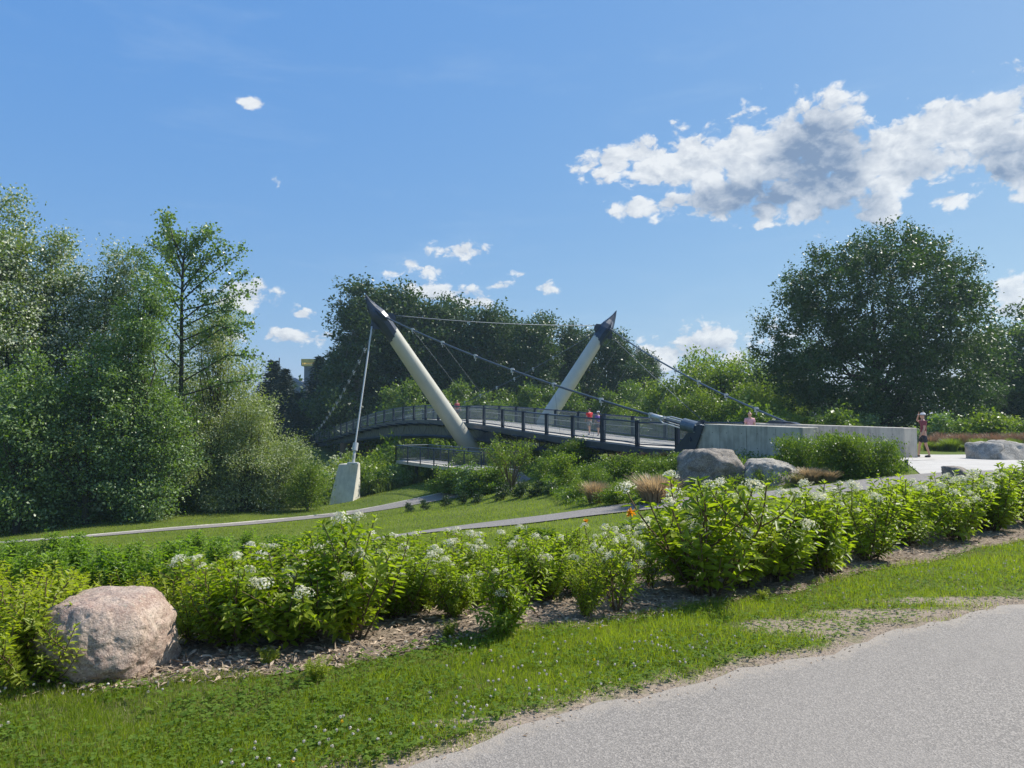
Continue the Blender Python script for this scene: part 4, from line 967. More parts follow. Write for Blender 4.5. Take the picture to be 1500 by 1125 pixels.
# low dark shrubs beside the lower path
for i, (u, v, vt) in enumerate([(600,750,736),(624,747,732),(655,742,726),(681,738,720),(700,738,722),(738,732,708),(762,730,704),(785,728,704),(806,727,706)]):
    b = hit(u, v); h = top_h(u, vt, b); me, hh = mv['dark'][i % 2]; s = h/hh
    put_tree('box_shrub', me, b, f'{OR[i]} low dark shrub from the left along the lower gravel path', 'low dark shrubs along the lower path', 'shrub', rz=i*2.7, scale=(s*1.0, s*1.0, s))
# the open bronze sapling in front of the mast foot
b = hit(748, 722); h = top_h(748, 625, b); rng = np.random.default_rng(9); mb = MB(); PL = []
for i in range(24):
    a = rng.uniform(0, 6.283); R_w = rng.uniform(.3, 1.0)*h*.52; e = np.array([math.cos(a)*R_w, math.sin(a)*R_w, h*rng.uniform(.6, 1.0)*(1-.2*R_w/(h*.42))]); m_ = e*[.45, .45, .6]
    mb.tube([[0, 0, -.05], m_*.5, m_, e], [.028, .022, .015, .005], 5, False)
    for t in np.linspace(.1, 1, 9):
        p = m_+(e-m_)*t; d = unit(rng.normal(size=3)+[0, 0, .2])*rng.uniform(.1, .4); mb.tube([p, p+d], [.008, .004], 4, False)
        for _ in range(15): PL.append(p+d*rng.uniform(.3, 1.1)+rng.normal(size=3)*.10)
P = np.array(PL); n = len(P); L = rng.uniform(.06, .12, n)
put_tree('sapling', (leafmesh('crown', P, unit(rng.normal(size=(n, 3))), unit(rng.normal(size=(n, 3))+[0, 0, .6]), L, L*.6, M['bright'], rng), mb.mesh('trunk', M['stem'])), b, 'open airy sapling with bronze green leaves in front of the left mast foot', None)
# brown seed heads below the deck, ornamental grass tufts
def tuft(seed, h, w_, n, mat, headmat=None):
    rng = np.random.default_rng(seed); a = rng.uniform(0, 6.283, n); r0 = rng.random(n)*w_*.22; e = rng.random(n)**.7
    P0 = np.stack([np.cos(a)*r0, np.sin(a)*r0, np.zeros(n)], -1); hh = h*rng.uniform(.55, 1, n)
    P1 = P0+np.stack([np.cos(a)*w_*.16*e, np.sin(a)*w_*.16*e, hh*.6], -1); P2_ = P0+np.stack([np.cos(a)*w_*.5*e, np.sin(a)*w_*.5*e, hh], -1)
    S = unit(np.stack([-np.sin(a+rng.normal(0, .8, n)), np.cos(a), a*0], -1))*(.012*h)
    V = np.stack([P0-S, P0+S, P1+S*.8, P1-S*.8, P2_+S*.25, P2_-S*.25], 1).reshape(-1, 3); i = np.arange(n)[:, None]*6
    Fq = np.concatenate([i+np.array([[0, 1, 2, 3]]), i+np.array([[3, 2, 4, 5]])], 1).reshape(-1, 4)
    return amesh('blades', V, Fq, mat, False, {'rnd': ('FACE', np.repeat(rng.random(n), 2))})
tm = {'tan': tuft(1, 1, 1.3, 900, M['blonde']), 'green': tuft(2, 1, .9, 500, M['reed']), 'red': tuft(6, 1, 1.2, 600, M['redgrass']), 'brown': tuft(3, 1, 1.2, 500, M['stem']), 'dry': tuft(4, 1, 1.1, 700, M['drygrass'])}
def put_tuft(u, v, vt, k, ws, label, group=None, cat='ornamental grass', Y=None, name='grass_tuft'):
    b = hit(u, v) if Y is None else gb(u, Y); h = top_h(u, vt, b); o = obj(name, tm[k], None, tuple(b), u*.1); o.scale = (h*ws, h*ws, h); return tag(o, label, cat, group)
put_tuft(872,738,704,'tan',1.0,'small reddish tan ornamental grass tuft left of the low yellow green shrub')
put_tuft(962,738,694,'tan',1.3,'tall feathery tan ornamental grass left of the big grey boulder')
put_tuft(950,736,702,'dry',1.2,'dry straw coloured grass leaning beside the tall feathery tuft')
put_tuft(1188,708,684,'tan',1.5,'reddish tan grass tuft right of the low slanting boulder')
put_tuft(1215,706,688,'tan',1.5,'low reddish tan grass at the foot of the wide shrub clump')
put_tuft(1170,712,694,'dry',1.4,'straw coloured grass touching the low slanting boulder')
for i, (u, Y) in enumerate([(900,36),(915,36.5),(930,35.5),(945,36),(960,35),(972,34.5),(985,34)]): put_tuft(u, 0, 664-(i % 2)*3, 'brown', .9, f'{OR[i]} clump from the left of brown seed heads under the near deck end', 'brown seed heads under the deck', 'grass', Y)
for i, u in enumerate(range(1362, 1530, 9)):
    put_tuft(u, 0, 636+4*math.sin(i*2.3), 'red', 1.0, f'{OR[i]} reddish headed grass clump from the left in the border beyond the plaza', 'reddish grasses beyond the plaza', 'grass', 36+1.0*math.sin(i))
    put_tuft(u-4, 0, 645+5*math.sin(i*1.3), 'green', 1.4, f'{OR[i]} green grass clump from the left at the front of the border beyond the plaza', 'green grasses beyond the plaza', 'grass', 34.5+.6*math.sin(i*3))
for i, (u, Y, vt) in enumerate([(1465,42,600),(1425,44,612),(1500,40,612),(1385,46,606),(1210,48,596),(1150,50,600),(1265,52,606),(1120,48,592)]):
    b = gb(u, Y); h = top_h(u, vt, b); s = h/1.6
    put_tree('understory_bush', uv_[[2, 0, 2, 3, 0, 2, 3, 0][i]], b, ['pale green bush above the reddish grasses, right of the maroon shirt man', 'smaller pale bush left of the pale green one, behind the reddish grasses', 'bush at the right edge behind the reddish grasses', 'bush in the shade just right of the maroon shirt man', 'pale bush under the maple above the back wall', 'bush above the back wall left end, by the cable', 'shaded bush under the maple trunk', 'bright bush behind the pink shirt man'][i], 'bushes under the big maple', 'bush', rz=i, scale=(s*1.2, s*1.2, s))

# ---------------------------------------------------------------- boulders
import bmesh
def rockmat(name, c1, c2, c3, sc_=1.0):
    m, nt, p, o = newmat(name); w_ = ocoord(nt)
    a = noi(nt, w_, 5*sc_, 7, .65, .4); g = noi(nt, w_, 70*sc_, 4, .7); st = noi(nt, vm(nt, 'MULTIPLY', w_, (1, 1, 3)).outputs[0], 9*sc_, 6, .7, .6)
    v = N(nt, 'ShaderNodeTexVoronoi'); v.inputs['Scale'].default_value = 110*sc_; nt.links.new(w_, v.inputs['Vector'])
    s1 = N(nt, 'ShaderNodeSeparateColor'); nt.links.new(v.outputs['Color'], s1.inputs[0])
    c = mixc(nt, mapr(nt, a.outputs[0], .35, .65), c1, c2); c = mixc(nt, mapr(nt, st.outputs[0], .52, .72, 0, .8), c, c3)
    c = mixc(nt, mapr(nt, s1.outputs[0], .55, 1, 0, .45), c, tuple(min(1, x*1.5) for x in c2)); c = mixc(nt, mapr(nt, s1.outputs[1], .75, 1, 0, .55), c, tuple(x*.3 for x in c1))
    ve = N(nt, 'ShaderNodeTexVoronoi'); ve.feature = 'DISTANCE_TO_EDGE'; ve.inputs['Scale'].default_value = 2.6*sc_
    nt.links.new(vm(nt, 'ADD', w_, vm(nt, 'MULTIPLY', a.outputs['Color'], (.5, .5, .5)).outputs[0]).outputs[0], ve.inputs['Vector'])
    crk = mapr(nt, ve.outputs['Distance'], 0, .012, 1, 0); c = mixc(nt, mth(nt, 'MULTIPLY', crk, .55), c, tuple(x*.35 for x in c1))
    lich = noi(nt, w_, 14*sc_, 5, .6); c = mixc(nt, mapr(nt, lich.outputs[0], .62, .70, 0, .4), c, (.36, .36, .28))
    setc(nt, p, c); p.inputs['Roughness'].default_value = .85; p.inputs['Specular IOR Level'].default_value = .3
    bump(nt, p, mth(nt, 'ADD', mth(nt, 'MULTIPLY', a.outputs[0], 1.5), mth(nt, 'MULTIPLY', g.outputs[0], .5)), .9, .022/sc_); return m
M['rock_pink'] = rockmat('pink_granite', (.33, .23, .18), (.46, .36, .28), (.27, .165, .13))
M['rock_grey'] = rockmat('grey_rock', (.155, .135, .11), (.31, .27, .22), (.16, .12, .09), .5)
M['rock_pale'] = rockmat('pale_striped_rock', (.23, .21, .175), (.42, .385, .325), (.17, .15, .12), .5)
def rock(name, loc, size, planes, seed, mat, label, sub=5, rough=1.0, rz=0):
    bm = bmesh.new(); bmesh.ops.create_icosphere(bm, subdivisions=sub, radius=1)
    pl = [(Vector(n).normalized(), d) for *n, d in planes]
    for v in bm.verts:
        d = v.co.normalized(); s = 0
        for n, dd in pl:
            q = n.dot(d)/dd
            if q > 0: s += q**20
        r = 1/max(s, 1e-6)**(1/20)
        q = d*1.0
        r *= 1+rough*(.085*mnoise.fractal(q*1.7+Vector((seed, 0, 0)), 1.0, 2.0, 3)+.035*mnoise.fractal(q*5+Vector((0, seed, 0)), .8, 2.0, 5)-.05*max(0, .12-abs(mnoise.noise(q*2.3+Vector((0, 0, seed)))))/.12*.5)
        v.co = Vector((d.x*r*size[0]/2, d.y*r*size[1]/2, d.z*r*size[2]/2))
    me = bpy.data.meshes.new(name); bm.to_mesh(me); bm.free(); me.polygons.foreach_set('use_smooth', [True]*len(me.polygons)); me.materials.append(mat)
    return tag(obj(name, me, None, tuple(loc), rz), label, 'boulder')
BX = [(1,0,.1,1),(-1,0,-.1,1),(0,1,0,1),(0,-1,0,1),(0,0,1,1),(0,0,-1,1)]
b = hit(163, 990)
b = hit(163, 1012); rock('boulder', b+[-.28, .30, .19], (.80, .72, .63), [(-1,0,.05,1.0),(1,0,.10,.98),(0,1,0,1),(0,0,1,.84),(0,0,-1,1),(-.8,-.1,.62,.93),(-.25,-.9,.5,.80),(.55,-.8,.35,.84),(-.5,-.8,-.42,.74),(.15,-.95,.1,.84),(.75,0,.6,1.0),(.2,-.8,-.5,.9),(.9,-.2,-.2,.96)], 3.2, M['rock_pink'], 'large pinkish granite boulder at the left front edge of the shrub bed', 6, .75)
b = hit(1053, 718); pm = b[1]/F
rock('boulder', b+[0, .8, .50], (1.92, 1.7, 1.62), [(-1,0,0,.96),(1,0,0,1),(0,1,0,1),(0,0,1,.80),(0,0,-1,1),(-.75,-.2,.6,.88),(.85,-.2,.5,.98),(-.45,-.85,.1,.72),(.3,-.9,-.15,.82),(.2,-.6,.75,.86)], 8.1, M['rock_grey'], 'biggest grey boulder with a flat top, in front of the concrete wall', 5, 1.2)
b = hit(1138, 711)
rock('boulder', b+[0.0, .5, .30], (1.75, 1.2, 1.15), [(-1,0,0,.9),(1,0,-.2,.98),(0,1,0,1),(0,0,-1,1),(-.2,-.1,1,.70),(.45,-.2,.85,.62),(-.3,-.9,.3,.7),(.5,-.85,.2,.72),(-.85,0,.55,.86)], 5.5, M['rock_pale'], 'low slanting grey boulder right of the biggest one', 5, 1.3)
for (u, v, Y, sx_, sy_, sz_, pl, seed, lbx) in [
    (1472, 670, 28.6, 1.55, 1.2, 1.05, [(-1,0,0,.95),(1,0,0,1),(0,1,0,1),(0,0,1,.82),(0,0,-1,1),(-.7,0,.7,.85),(.6,0,.8,.85),(0,-.8,.6,.8)], 1.3, 'rounded pale grey boulder at the right edge beyond the plaza'),
    (1436, 670, 28.9, .85, .9, .95, [(-1,0,0,.95),(1,0,0,1),(0,1,0,1),(0,0,1,.82),(0,0,-1,1),(-.6,-.3,.7,.75)], 2.7, 'smaller boulder leaning against the rounded pale one beyond the plaza'),
    (1400, 697, 19.8, .62, .5, .45, [(-1,0,0,.95),(1,0,0,1),(0,1,0,1),(0,0,1,.82),(0,0,-1,1),(.5,-.3,.7,.75)], 4.7, 'small dark rock at the near edge of the plaza, above the hedge')]:
    q = gb(u, Y); rock('boulder', q+[0, 0, sz_*.28], (sx_, sy_, sz_), pl, seed, M['rock_grey' if sx_ < .8 else 'rock_pale'], lbx, 4, 1.3)
# short post
b = hit(1328, 689); pb = MB().tube([b-[0, 0, .1], b+[0, 0, .30]], .055, 10); pb.tube([b+[0, 0, .29], b+[0, 0, .33]], .062, 10)
tag(pb.build('bollard', M['steel_dark'], None, org=tuple(b), smooth=False), 'short dark post standing at the left tip of the plaza', 'post')

# ---------------------------------------------------------------- shrubs of the bed
def flower_mesh(seed, L=.075):
    rng = np.random.default_rng(seed); n = 150; t = rng.random(n); a = rng.uniform(0, 6.283, n); r = (.052*np.sqrt(np.clip(1-(t*1.3-.35)**2, 0, 1)))*rng.uniform(.5, 1.3, n)*(1+.35*np.sin(a*3+seed))
    P = np.stack([np.cos(a)*r, np.sin(a)*r, t*L], -1); Nn = unit(P*[1, 1, .15]+rng.normal(size=(n, 3))*.02+[0, 0, .012]); D_ = unit(np.cross(Nn, rng.normal(size=(n, 3))))
    s = rng.uniform(.011, .019, n); return leafmesh('flower_head', P-D_*s[:, None]*.5, D_, Nn, s, s*.9, M['petal'], rng)
FL = [flower_mesh(i) for i in range(4)]
def hydrangea(seed, mat, nst=15, spread=.62, low=.16, ll=(.045, .078), dens=1.25, nfl=.4, upright=0, asp=.48):
    rng = np.random.default_rng(seed); mb = MB(); PP = []; DD = []; NN = []; LL = []; RR = []; tips = []
    def stem(p0, d0, L, r, lv, side=True):
        n = 7; pts = [p0]; d = d0.copy()
        for i in range(n-1):
            d = unit(d+rng.normal(size=3)*.10+np.array([0, 0, .10+.1*upright])); pts.append(pts[-1]+d*L/(n-1))
        pts = np.array(pts); mb.tube(pts, np.linspace(r, r*.45, n), 4, False)
        s = np.linspace(0, 1, n); st = .042/L/dens; ph = rng.uniform(0, 3.14); t = lv
        ta = unit(pts[-1]-pts[-2]); shade = rng.normal(.5, .16)
        while t < 1.0:
            q = np.array([np.interp(t, s, pts[:, j]) for j in range(3)]); ph += 1.57+rng.normal(0, .25)
            dd = unit(np.array([np.interp(min(1, t+.05), s, pts[:, j])-np.interp(max(0, t-.05), s, pts[:, j]) for j in range(3)]))
            e1 = unit(np.cross(dd, [.3, .2, 1.])); e2 = np.cross(dd, e1)
            for k in (0, 1):
                a = ph+k*3.1416+rng.normal(0, .2); o_ = e1*math.cos(a)+e2*math.sin(a); el_ = rng.uniform(.15, .7)+.2*t
                D_ = unit(o_+dd*el_); l = rng.uniform(*ll)*(.75+.5*math.sin(min(1, t*1.05)*2.6))
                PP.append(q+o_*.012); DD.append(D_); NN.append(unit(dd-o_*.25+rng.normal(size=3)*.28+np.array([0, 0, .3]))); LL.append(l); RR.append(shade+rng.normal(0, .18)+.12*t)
            t += st*rng.uniform(.8, 1.2)
        for k in range(5):
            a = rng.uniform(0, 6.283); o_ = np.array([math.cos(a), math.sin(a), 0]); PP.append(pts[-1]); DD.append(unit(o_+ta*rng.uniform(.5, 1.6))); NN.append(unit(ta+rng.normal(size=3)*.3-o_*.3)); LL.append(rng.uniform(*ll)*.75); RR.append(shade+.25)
        if side: tips.append((pts[-1], ta))
        return pts
    for i in range(nst):
        a = rng.uniform(0, 6.283); lean = spread*math.sqrt(rng.random())
        d = unit(np.array([math.cos(a)*lean, math.sin(a)*lean, 1.0])); p0 = np.array([math.cos(a)*.05, math.sin(a)*.05, -.03])
        L = rng.uniform(.72, 1.0)*(1-.18*lean); pts = stem(p0, d, L, .008, low+rng.uniform(0, .15))
        for _ in range(rng.integers(2, 5) if not upright else rng.integers(0, 2)):
            j = rng.integers(1, 5); a2 = rng.uniform(0, 6.283); stem(pts[j], unit(np.array([math.cos(a2), math.sin(a2), .55])+d*.4), L*rng.uniform(.28, .5), .005, .1)
    # low leafy side shoots
    for i in range(int(nst*.8) if not upright else 3):
        a = rng.uniform(0, 6.283); stem(np.array([0, 0, .02]), unit(np.array([math.cos(a), math.sin(a), rng.uniform(.35, .8)])), rng.uniform(.35, .6), .005, .25, False)
    P = np.array(PP); n = len(P); zt = np.percentile(P[:, 2], 99); k = 1/zt
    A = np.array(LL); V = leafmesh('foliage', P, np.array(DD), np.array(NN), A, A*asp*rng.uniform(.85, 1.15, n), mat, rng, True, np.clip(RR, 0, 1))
    fl = []
    for p, t in tips:
        if rng.random() < nfl*.8 and p[2] > .5*zt: fl.append((p, t, rng.integers(4), rng.uniform(.5, 1.1)))
    return dict(fol=V, stem=mb.mesh('stems', M['stem_green' if upright else 'stem']), fl=fl, k=k)
def put_shrub(name, v, loc, h, label, group, rz, cat='shrub', wf=1.0, fl=True):
    r = empty(name, tuple(loc), label, cat, group, rz); s = h*v['k']; r.scale = (s*wf, s*wf, s)
    for n_, me in (('foliage', v['fol']), ('stems', v['stem'])):
        c = bpy.data.objects.new(n_, me); COL.objects.link(c); c.parent = r
    if fl:
        for p, t, i, q in v['fl']:
            c = bpy.data.objects.new('flower_head', FL[i]); COL.objects.link(c); c.parent = r; c.location = tuple(p)
            c.rotation_euler = Vector(t+np.array([0, 0, .5])).to_track_quat('Z', 'Y').to_euler(); c.scale = (q, q, q)
    return r
HY = [hydrangea(200+i, M['hyd'], 12+i % 4, .55+.07*(i % 4), .10+.04*(i % 3), dens=[1.25, 1.05, 1.3, .95][i % 4], nfl=[.15, .4, .2, .5, .2, .3, .1, .35, .12][i]) for i in range(9)]
HL = [hydrangea(220+i, M['hyd'], 7, .55, .42, nfl=.6, dens=.8) for i in range(2)]       # leggy, bare below
HYY = [hydrangea(230+i, M['hyd2'], 12, .75, .08, (.045, .07), nfl=0, asp=.42) for i in range(3)]
PE = [hydrangea(240+i, M['peren'], 20, .42, .10, (.06, .11), nfl=0, upright=1, asp=.42, dens=.85) for i in range(3)]
front = [(345,948,812,0,1.15),(430,945,796,1,1.2),(520,935,738,2,.95),(585,905,790,3,1.1),(735,930,795,4,.95),(650,880,778,0,1.1),(800,880,778,5,.9),(905,895,762,'L0',.85),(955,862,772,'L1',.8),(1035,872,712,3,1.05),
         (1140,852,730,1,1.05),(1212,840,722,4,1.0),(1275,822,718,2,1.0),(1335,800,708,5,1.0),(1395,792,702,0,1.0),(1452,778,690,3,1.0),(1510,768,682,1,1.0),(1570,758,676,4,1.0),(1085,862,752,'Y0',.9),(860,905,800,'Y1',.7)]
FN0 = ['first', 'second', 'third', 'fourth', 'fifth', 'sixth', 'seventh', 'eighth', 'ninth', 'tenth', 'eleventh', 'twelfth', 'thirteenth', 'fourteenth', 'fifteenth', 'sixteenth', 'seventeenth', 'eighteenth', 'nineteenth', 'twentieth']
FN = FN0+['twenty-'+x for x in FN0[:9]]+['thirtieth']+['thirty-'+x for x in FN0[:9]]
special = {2: 'tallest hydrangea left of the path view, its long shoots rising above the front row', 7: 'leggy hydrangea with bare forked stems showing above the mulch, centre of the front row', 9: 'big dense hydrangea right of the leggy ones, rising towards the biggest grey boulder', 19: 'small yellowish shrub on the mulch left of the leggy hydrangea', 18: 'yellowish shrub at the right foot of the big dense hydrangea', 8: 'second leggy hydrangea, just behind and right of the one with bare forked stems'}
order = sorted(range(len(front)), key=lambda i: front[i][0]); rank = {i: r for r, i in enumerate([j for j in order if j not in special])}
for i, (u, v, vt, k, ws) in enumerate(front):
    b = hit(u, v); h = top_h(u, vt, b); var = HL[int(k[1])] if isinstance(k, str) and k[0] == 'L' else HYY[int(k[1])] if isinstance(k, str) else HY[(k+i) % 9]
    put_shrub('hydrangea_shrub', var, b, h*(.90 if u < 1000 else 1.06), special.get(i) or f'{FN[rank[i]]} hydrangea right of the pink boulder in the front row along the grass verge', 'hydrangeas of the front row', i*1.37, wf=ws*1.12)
back = [(300,905,800,1,1.1),(375,890,790,3,1.1),(455,885,782,0,1.1),(540,880,772,4,1.1),(610,868,774,2,1.1),(690,862,772,1,1.1),(760,860,770,3,1.05),(838,850,766,5,1.0),(915,845,762,2,1.0),(985,836,748,0,1.0),
        (1090,828,726,2,1.0),(1170,812,722,5,1.0),(1245,800,716,0,1.0),(1310,785,708,4,1.0),(1370,775,700,1,1.0),(1430,765,692,3,1.0),(1490,757,686,2,1.0),(1550,748,676,0,1.0),(1000,855,770,4,.9)]
nb_ = len(back)
back += [(480,912,820,3,1.0),(555,900,812,7,1.0),(620,893,815,5,.9),(665,905,835,2,.8),(700,885,806,8,1.0),(775,880,805,1,.95),(835,872,800,6,.9),(880,868,796,4,.85),(1125,842,750,0,.9),(1180,830,745,5,.9),(1260,812,735,7,.9),(1320,798,725,2,.9),(1385,785,715,8,.9),(1440,775,705,6,.9),(410,925,822,8,1.0)]
ob = sorted(range(len(back)), key=lambda i: back[i][0]); rk = {i: r for r, i in enumerate(ob)}
for i, (u, v, vt, k, ws) in enumerate(back):
    b = hit(u, v); h = top_h(u, vt, b)
    put_shrub('hydrangea_shrub', HY[(k+i//6*3) % 9], b, max(.45, h*(.88 if u < 1000 else 1.0)), f'{FN[rk[i]]} hydrangea from the left behind the front row', 'hydrangeas behind the front row', i*2.11+.5, wf=ws*1.15)
# leafy perennials and yellow shrubs filling the left end of the bed
rr = random.Random(12); cnt = 0; PLc = []
for r_i, (v0, vt, us) in enumerate([(832, 776, range(-40, 540, 40)), (858, 800, range(-60, 340, 42)), (892, 826, range(-50, 300, 46))]):
    for j, u in enumerate(us):
        u2 = u+rr.uniform(-12, 12); b = hit(u2, v0+rr.uniform(-6, 6)); h = max(.5, top_h(u2, vt+14+rr.uniform(-16, 12), b))
        rn = ['back', 'middle', 'front'][r_i]
        put_shrub('leafy_perennial', PE[rr.randrange(3)], b, h, f'{FN[j]} upright perennial from the left, {rn} row at the left end of the bed', 'leafy perennials at the left end of the bed', rr.uniform(0, 6), 'plant', wf=1.1, fl=False)
for i, (u, v, vt, k) in enumerate([(10,1000,870,0),(48,985,850,1),(-30,985,850,2),(20,945,835,2),(75,940,840,0),(285,945,850,1),(262,915,838,2),(315,915,828,0),(240,895,835,1),(120,905,838,2),(180,905,842,0),(-40,925,830,1),(55,1010,905,2)]):
    b = hit(u, v); h = top_h(u, vt, b)
    put_shrub('yellow_green_shrub', HYY[k], b, h, ['yellow green shrub at the left edge, lowest beside the pink boulder', 'yellow green shrub touching the left side of the pink boulder', 'yellow green shrub beyond the left edge', 'yellow green shrub up at the left edge', 'yellow green shrub above the left shoulder of the pink boulder', 'yellow green shrub just right of the pink boulder', 'yellow green shrub behind the right shoulder of the pink boulder', 'yellow green shrub between the pink boulder and the first hydrangea', 'low yellow green shrub behind the top right of the pink boulder', 'low yellow green shrub behind the top left of the pink boulder', 'low yellow green shrub right behind the middle of the pink boulder', 'yellow green shrub outside the left edge', 'small yellow green sprout at the lower left foot of the pink boulder'][i], 'yellow green shrubs around the pink boulder', i*1.9, wf=1.15, fl=False)
for i, (u, v, vt) in enumerate([(655,935,905),(465,1000,960),(392,975,950),(1120,880,862)]):
    b = hit(u, v); put_shrub('weed', HYY[i % 3], b, top_h(u, vt, b), ['little yellow green seedling on bare mulch, centre of the front edge', 'small seedling at the grass edge below the second hydrangea', 'tiny weed in the mulch right of the pink boulder', 'tiny weed at the mulch edge under the big dense hydrangea'][i], 'small weeds on the mulch', i*1.1, 'plant', wf=1.1, fl=False)
# dark broad leaved plants and orange lilies by the gravel path
def broad(seed, h):
    rng = np.random.default_rng(seed); n = 70; a = rng.uniform(0, 6.283, n); e = rng.uniform(.2, 1.2, n); P = np.stack([np.cos(a)*.05, np.sin(a)*.05, np.full(n, .02)], -1)+rng.random((n, 1))*np.array([0, 0, h*.6])+np.stack([np.cos(a), np.sin(a), a*0], -1)*rng.random((n, 1))*.25
    D_ = unit(np.stack([np.cos(a), np.sin(a), e], -1)); Nn = unit(np.array([0, 0, 1.])-D_*.3+rng.normal(size=(n, 3))*.2); L = rng.uniform(.16, .26, n); return leafmesh('foliage', P, D_, Nn, L, L*.5, M['bushm'], rng, True)
for i, (u, v, vt) in enumerate([(768,790,762),(800,792,764),(925,782,752),(955,778,750)]):
    b = hit(u, v); h = .5; o = obj('broad_leaved_plant', broad(i, h), None, tuple(b), i*1.0); s = top_h(u, vt, b)/.62; o.scale = (s, s, s)
    tag(o, ['dark broad leaved plant at the edge of the gravel path', 'dark broad leaved plant beside its twin at the edge of the gravel path', 'broad leaved plant under the orange flowers', 'broad leaved plant right of the orange flowers'][i], 'plant', 'broad leaved plants behind the hedge')
rng = np.random.default_rng(4)
for i, (u, v) in enumerate([(924, 752), (857, 764)]):
    b = gb(u, 9.6); q = at(u, v, 9.6); P = np.repeat(q[None], 16, 0); D_ = unit(rng.normal(size=(16, 3))*[1, 1, .6]+[0, 0, .5]); Nn = unit(rng.normal(size=(16, 3))+[0, 0, 1]); L = rng.uniform(.05, .08, 16)*(1.2 if i == 0 else .7)
    r = empty('lily', tuple(b), ['orange yellow lily bloom standing above the hedge by the path', 'smaller yellow lily bloom left of the orange one'][i], 'flower', None)
    c = bpy.data.objects.new('bloom', leafmesh('bloom', P-b, D_, Nn, L, L*.5, M['orange'], rng, True)); COL.objects.link(c); c.parent = r
    c = bpy.data.objects.new('stem', MB().tube([[0, 0, 0], (q-b)*.5+[.02, 0, 0], q-b], .006, 4).mesh('stem', M['stem_green'])); COL.objects.link(c); c.parent = r

# ---------------------------------------------------------------- grass, clover, mulch chips
rng = np.random.default_rng(77)
def vnoise(x, y, f, ph): return (np.sin(x*f+ph+1.7*np.sin(y*f*.8+ph))+np.sin(y*f*1.1+2*ph+1.3*np.sin(x*f*.7)))*.5
def blades(name, X, Y, h, wd, mat, rnd, label, lean=.5, extra=0):
    n = len(X); P = np.stack([X, Y, zg(X, Y)-.004+extra], -1); a = rng.uniform(0, 6.283, n); l = rng.random(n)*lean*1.6
    D_ = unit(np.stack([np.cos(a)*l, np.sin(a)*l, np.ones(n)], -1)); Nn = unit(np.stack([np.cos(a+rng.normal(0, .9, n)), np.sin(a), np.full(n, .3)], -1))
    b, l1, t, r1, m = leaf_arrays(P, D_, Nn, h, wd, .05, .35)
    V = np.stack([b, l1, t, r1], 1).reshape(-1, 3); i = np.arange(n)[:, None]*4
    return tag(obj(name, amesh(name, V, i+np.array([[0, 3, 2, 1]]), mat, False, {'rnd': ('FACE', np.clip(rnd, 0, 1))})), label, kind='stuff')
def near_xy(n, y0=2.6, y1=12, pw=1.0):
    q = rng.random(n)**pw; Y = y0*(y1/y0)**q; X = Y*rng.uniform(-.80, .80, n); return X, Y
X, Y = near_xy(620000); X = X+rng.normal(0, .01, len(X))
e = Y-yA(X); patch = vnoise(X, Y, 2.2, .3)*.5+vnoise(X, Y, 6.1, 1.3)*.35+vnoise(X, Y, 17, 2.)*.25
bare = np.clip((e-.02+patch*.22)/.32, 0, 1)
# larger worn patch at the right (between the verge and the asphalt)
for cx_, cy_, rx, ry in BARE:
    bare *= np.clip(((X-cx_)/rx)**2+((Y-cy_)/ry)**2-.45+patch*.6, .06, 1)
ok = (e > 0) & (rng.random(len(X)) < bare) & (Y < yB(X)+.03+.10*rng.random(len(X))+patch*.05)
X, Y, patch, e = X[ok], Y[ok], patch[ok], e[ok]
dryp = vnoise(X, Y, 1.3, 5.)*.6+vnoise(X, Y, 4.3, 2.2)*.5; k = rng.random(len(X)) < .12+.25*(patch < -.25)+.42*np.clip(dryp-.25, 0, 1)+.4*np.clip(.3-e, 0, .3)
hh = (.040+.030*patch)*rng.uniform(.4, 1.6, len(X))*np.clip(.55+e*.8, .5, 1.15)
wn = np.clip(.0030*(Y/4)**.5, .003, .006)*rng.uniform(.7, 1.4, len(X))
blades('verge_grass', X[~k], Y[~k], hh[~k], wn[~k], M['grass'], .45+.75*patch[~k]+rng.normal(0, .28, (~k).sum()), 'short green grass of the verge between asphalt and shrub bed', .95)
blades('dry_verge_grass', X[k], Y[k], hh[k]*.9, wn[k]*.9, M['drygrass'], rng.random(k.sum()), 'dry straw coloured blades mixed into the verge grass', .9)
# clover
X, Y = near_xy(46000); e = Y-yA(X); cl = vnoise(X, Y, 3.1, 4.0)*.6+vnoise(X, Y, 8, .7)*.4
ok = (e > .12) & (cl > -.25+.5*rng.random(len(X))-.3) & (Y < yB(X)+.12); X, Y = X[ok], Y[ok]; n = len(X)
PP = []; DD = []
hz = rng.uniform(.02, .055, n); a0 = rng.uniform(0, 6.283, n); base = np.stack([X, Y, zg(X, Y)+hz], -1)
for j in range(3):
    a = a0+j*2.094; PP.append(base); DD.append(np.stack([np.cos(a), np.sin(a), rng.normal(.1, .25, n)], -1))
P = np.concatenate(PP); D_ = unit(np.concatenate(DD)); Nn = unit(np.array([0, 0, 1.])+rng.normal(size=P.shape)*.25); L = np.tile(rng.uniform(.011, .023, n), 3)
tag(obj('clover', leafmesh('clover', P, D_, Nn, L, L*1.0, M['clover'], rng, rnd=np.tile(rng.random(n), 3))), 'clover leaves spread through the verge grass', kind='stuff')
